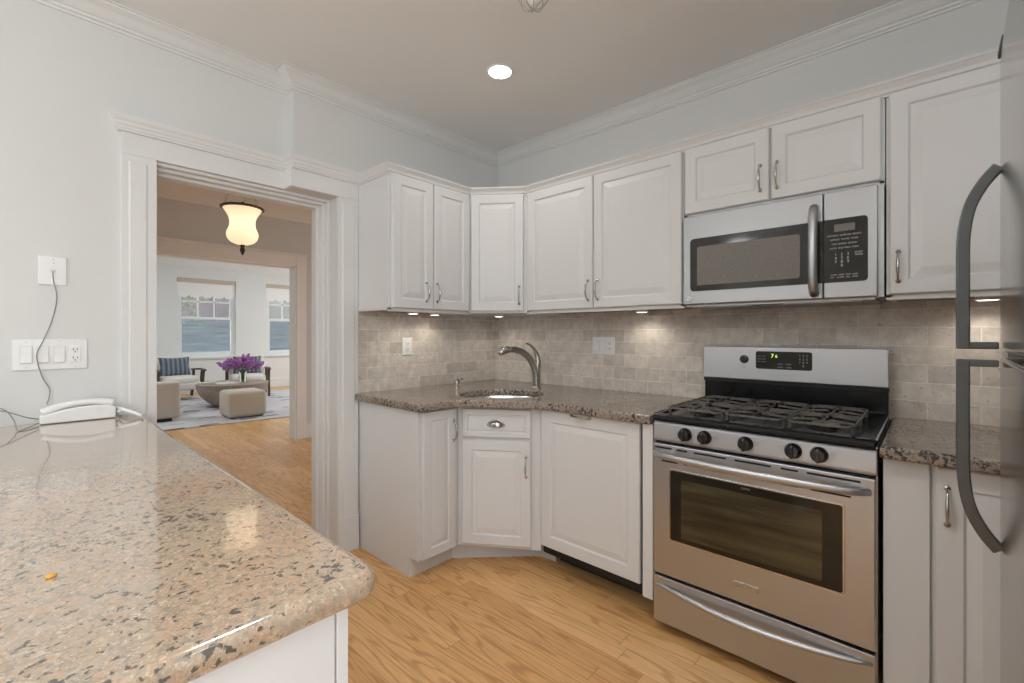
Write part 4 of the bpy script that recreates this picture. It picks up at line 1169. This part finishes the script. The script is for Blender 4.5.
for k in range(3):
    a_ = R(20) + 2 * PI * k / 3
    p0 = Vector((.168 * math.cos(a_), .168 * math.sin(a_), .392)); p1 = Vector((.02 * math.cos(a_), .02 * math.sin(a_), .78)); ch = MB(); nl = 15
    dv = (p1 - p0) / nl
    for j in range(nl):
        c_ = p0 + dv * (j + .5); u = dv.normalized(); s1 = Vector((-math.sin(a_), math.cos(a_), 0)); s2 = u.cross(s1); sd = s1 if j % 2 else s2
        ch.tube([c_ + u * .017 * math.cos(q) + sd * .008 * math.sin(q) for q in [2 * PI * m_ / 10 for m_ in range(11)]], .0022, 5)
    ch.build('chain', 'nickel', t, smooth=True)
MB().lathe([(.0, .77), (.02, .775), (.012, .79), (.012, .835), (.06, .845), (.062, .858)], seg=20).build('canopy', 'bronze', t, smooth='auto')

# ================================================================== LIVING ROOM FURNITURE
def cushion(mb, w, d, h, n=8, puff=1.0, c=(0, 0, 0)):
    """superellipsoid cushion centred"""
    vs = []; fs = []; a_n, b_n = 24, 12
    for i in range(b_n + 1):
        ph = -PI / 2 + PI * i / b_n
        for k in range(a_n):
            th = 2 * PI * k / a_n; e1, e2 = .35, .30
            sg = lambda v, e: math.copysign(abs(v) ** e, v)
            vs.append((c[0] + w / 2 * sg(math.cos(ph), e2) * sg(math.cos(th), e1), c[1] + d / 2 * sg(math.cos(ph), e2) * sg(math.sin(th), e1), c[2] + h / 2 * sg(math.sin(ph), .55)))
    for i in range(b_n):
        for k in range(a_n): fs.append((i * a_n + k, i * a_n + (k + 1) % a_n, (i + 1) * a_n + (k + 1) % a_n, (i + 1) * a_n + k))
    return mb.add(vs, fs)
tag(MB().prism_z([(.4, 7.44), (3.95, 7.12), (4.15, 10.75), (.6, 11.05)], .001, .014).build('area_rug', 'rug', bev=.004), 'pale grey rug with scattered dark dashes on the living room floor', 'rug')

def armchair(loc, rz, label, plabel):
    t = thing('armchair', label, 'armchair', loc, rz)
    MB().prism_x([(-.34, .20), (.30, .16), (.34, .20), (.30, .30), (-.32, .36), (-.36, .32)], -.30, .30).build('seat_base', 'boucle', t, bev=.03, seg=3)
    m_ = MB(); cushion(m_, .62, .66, .16, c=(0, -.03, .38)); m_.build('seat_cushion', 'boucle', t, smooth=True)
    k_ = MB().prism_x([(.22, .30), (.36, .30), (.44, .78), (.40, .83), (.33, .82)], -.31, .31).build('backrest', 'boucle', t, bev=.045, seg=4)
    for s_ in (-1, 1):
        x = s_ * .355
        MB().bar([(x, -.36, .555), (x, -.20, .575), (x, .10, .565), (x, .34, .545)], .065, .035).build('armrest', 'darkwood', t, bev=.012)
        MB().bar([(x, -.28, .56), (x, -.24, .38), (x, -.32, .012)], .045, .05, up=(0, 1, 0)).bar([(x, -.20, .56), (x, -.12, .30)], .035, .04, up=(0, 1, 0)).build('leg', 'darkwood', t, bev=.008)
        MB().bar([(x, .28, .55), (x, .30, .30), (x, .40, .012)], .042, .05, up=(0, 1, 0)).build('leg', 'darkwood', t, bev=.008)
    MB().bar([(-.355, -.25, .25), (.355, -.25, .25)], .03, .04).bar([(-.355, .29, .25), (.355, .29, .25)], .03, .04).build('rail', 'darkwood', t)
    # pillow is its own thing
    m_ = MB(); vs = []; fs = []; N = 12
    for side in (1, -1):
        for i in range(N + 1):
            for j in range(N + 1):
                u, v = i / N * 2 - 1, j / N * 2 - 1
                th = .07 * ((1 - u ** 4) * (1 - v ** 4)) ** .6
                pin = 1 - .06 * (1 - abs(u)) * abs(v) ; pin2 = 1 - .10 * (1 - abs(v)) * abs(u)
                vs.append((u * .25 * pin2, -side * th, v * .19 * (1 - .10 * (1 - u * u) * abs(v) ** 2)))
    for s_ in range(2):
        for i in range(N):
            for j in range(N):
                k0 = s_ * (N + 1) ** 2 + i * (N + 1) + j; fs.append((k0, k0 + 1, k0 + N + 2, k0 + N + 1))
    m_.add(vs, fs); o = m_.build('throw_pillow', 'pillow', smooth=True)
    mt = Matrix.Translation(loc) @ Matrix.Rotation(rz, 4, 'Z') @ Matrix.Translation((0, .13, .62)) @ Matrix.Rotation(R(-12), 4, 'X')
    o.matrix_world = mt
    tag(o, plabel, 'pillow')
    return t
armchair((2.07, 10.62, .0145), R(4), 'cream armchair with dark wood arms under the left living room window', 'blue-grey striped pillow on the left armchair')
armchair((3.15, 10.15, .0145), R(-14), 'cream armchair with dark wood arms behind the flower vase', 'blue-grey striped pillow on the right armchair behind the flowers')

# coffee table: thick disc over a half-moon base
t = thing('coffee_table', 'round weathered wood coffee table with curved bowl-shaped base', 'coffee table', (2.58, 9.05, .0145))
MB().lathe([(.0, .405), (.535, .405), (.55, .40), (.552, .385), (.0, .385)], seg=48).build('tabletop', 'tablewood', t, smooth='auto')
MB().lathe([(.0, 0), (.22, .0), (.30, .03), (.41, .11), (.49, .20), (.535, .30), (.545, .385), (.0, .385)], seg=48).build('base', 'tablewood', t, smooth='auto')
# ottoman
t = thing('ottoman', 'rounded beige fabric ottoman in front of the coffee table', 'ottoman', (2.355, 7.80, .0145), R(-2))
MB().box(-.265, .265, -.27, .27, .01, .395).build('cushion', 'linen', t, bev=.06, seg=5, smooth=True)
MB().box(-.22, .22, -.22, .22, 0, .02).build('base', 'black', t)
# sofa
t = thing('sofa', 'boxy beige upholstered sofa seen from behind at the left doorway edge', 'sofa', (.66, 8.09, .0145), R(-5))
MB().box(-.90, .90, .06, .85, .05, .36).build('seat_base', 'linen', t, bev=.03, seg=3)
MB().box(-.95, .95, 0, .20, .045, .565).build('backrest', 'linen', t, bev=.035, seg=4)
MB().box(-.85, .85, .03, .80, 0, .05).build('plinth', 'black', t)
for s_ in (-1, 1):
    m_ = MB(); cushion(m_, .80, .62, .16, c=(s_ * .43, .52, .42)); m_.build('seat_cushion', 'linen', t, smooth=True)
# vase of lilac
VX, VY, VZ = 2.70, 8.95, .4200
t = thing('flower_vase', 'clear glass vase with water on the coffee table', 'vase', (VX, VY, VZ))
MB().lathe([(.0, 0), (.055, 0), (.060, .01), (.062, .16), (.070, .19), (.066, .19), (.057, .16), (.055, .012), (0, .012)], seg=28).build('glass', 'glass', t, smooth='auto')
fl = thing('lilac_bouquet', 'bouquet of purple lilac blossoms with leaves standing in the glass vase', 'flowers', (VX, VY, VZ + .015))
st = MB(); bl = MB(); lf = MB()
for k in range(24):
    a_ = k * 2.4; r_ = .05 + .20 * ((k % 5) / 4); zt = .36 - r_ * .45 + random.uniform(-.03, .05)
    tip = Vector((r_ * math.cos(a_) * 1.15, r_ * math.sin(a_), zt))
    st.tube([(.02 * math.cos(a_), .02 * math.sin(a_), .0), (.03 * math.cos(a_), .03 * math.sin(a_), .18), tuple(tip * .85 + Vector((0, 0, .02))), tuple(tip)], .003, 5)
    dirp = Vector((tip.x, tip.y, .18)).normalized()
    for j in range(60):
        f = random.random(); rad_ = .062 * (1 - f * .6)
        c_ = tip + dirp * (f * .15 - .04) + Vector((random.gauss(0, 1), random.gauss(0, 1), random.gauss(0, 1))).normalized() * rad_ * random.uniform(.6, 1)
        s_ = .016
        bl.add([(c_.x + s_, c_.y, c_.z), (c_.x - s_, c_.y, c_.z), (c_.x, c_.y + s_, c_.z), (c_.x, c_.y - s_, c_.z), (c_.x, c_.y, c_.z + s_), (c_.x, c_.y, c_.z - s_)],
               [(0, 2, 4), (2, 1, 4), (1, 3, 4), (3, 0, 4), (2, 0, 5), (1, 2, 5), (3, 1, 5), (0, 3, 5)])
    if k % 2 == 0:
        c_ = tip * .62 + Vector((0, 0, .06)); d_ = Vector((math.cos(a_), math.sin(a_), .1)); n_ = Vector((-math.sin(a_), math.cos(a_), .3))
        lf.add([c_, c_ + d_ * .05 + n_ * .028, c_ + d_ * .11, c_ + d_ * .05 - n_ * .028 + Vector((0, 0, .01))], [(0, 1, 2), (0, 2, 3)])
st.build('stems', 'leaf', fl, smooth=True); bl.build('blossoms', 'lilac', fl); lf.build('leaves', 'leaf', fl)
# open book and bowl
t = thing('book', 'open book lying on the coffee table left of the vase', 'book', (2.42, 8.78, .4200), R(20))
b = MB()
for s_ in (-1, 1):
    q = [(0, .008), (s_ * .03, .032), (s_ * .09, .034), (s_ * .15, .020), (s_ * .15, .006), (0, .004)]
    b.prism_y(q, -.11, .11)
b.build('pages', 'paper', t)
MB().box(-.155, .155, -.115, .115, 0, .005).build('cover', 'bookcover', t)
t = thing('book', 'closed pale book under nothing, flat on the coffee table left of the open book', 'book', (2.20, 9.05, .4200), R(-10))
t['label'] = 'closed pale book lying flat at the left side of the coffee table'
MB().box(-.11, .11, -.08, .08, .004, .024).build('pages', 'paper', t)
MB().box(-.115, .115, -.085, .085, 0, .004).box(-.115, .115, -.085, .085, .024, .028).box(-.115, -.111, -.085, .085, 0, .028).build('cover', 'paper', t)
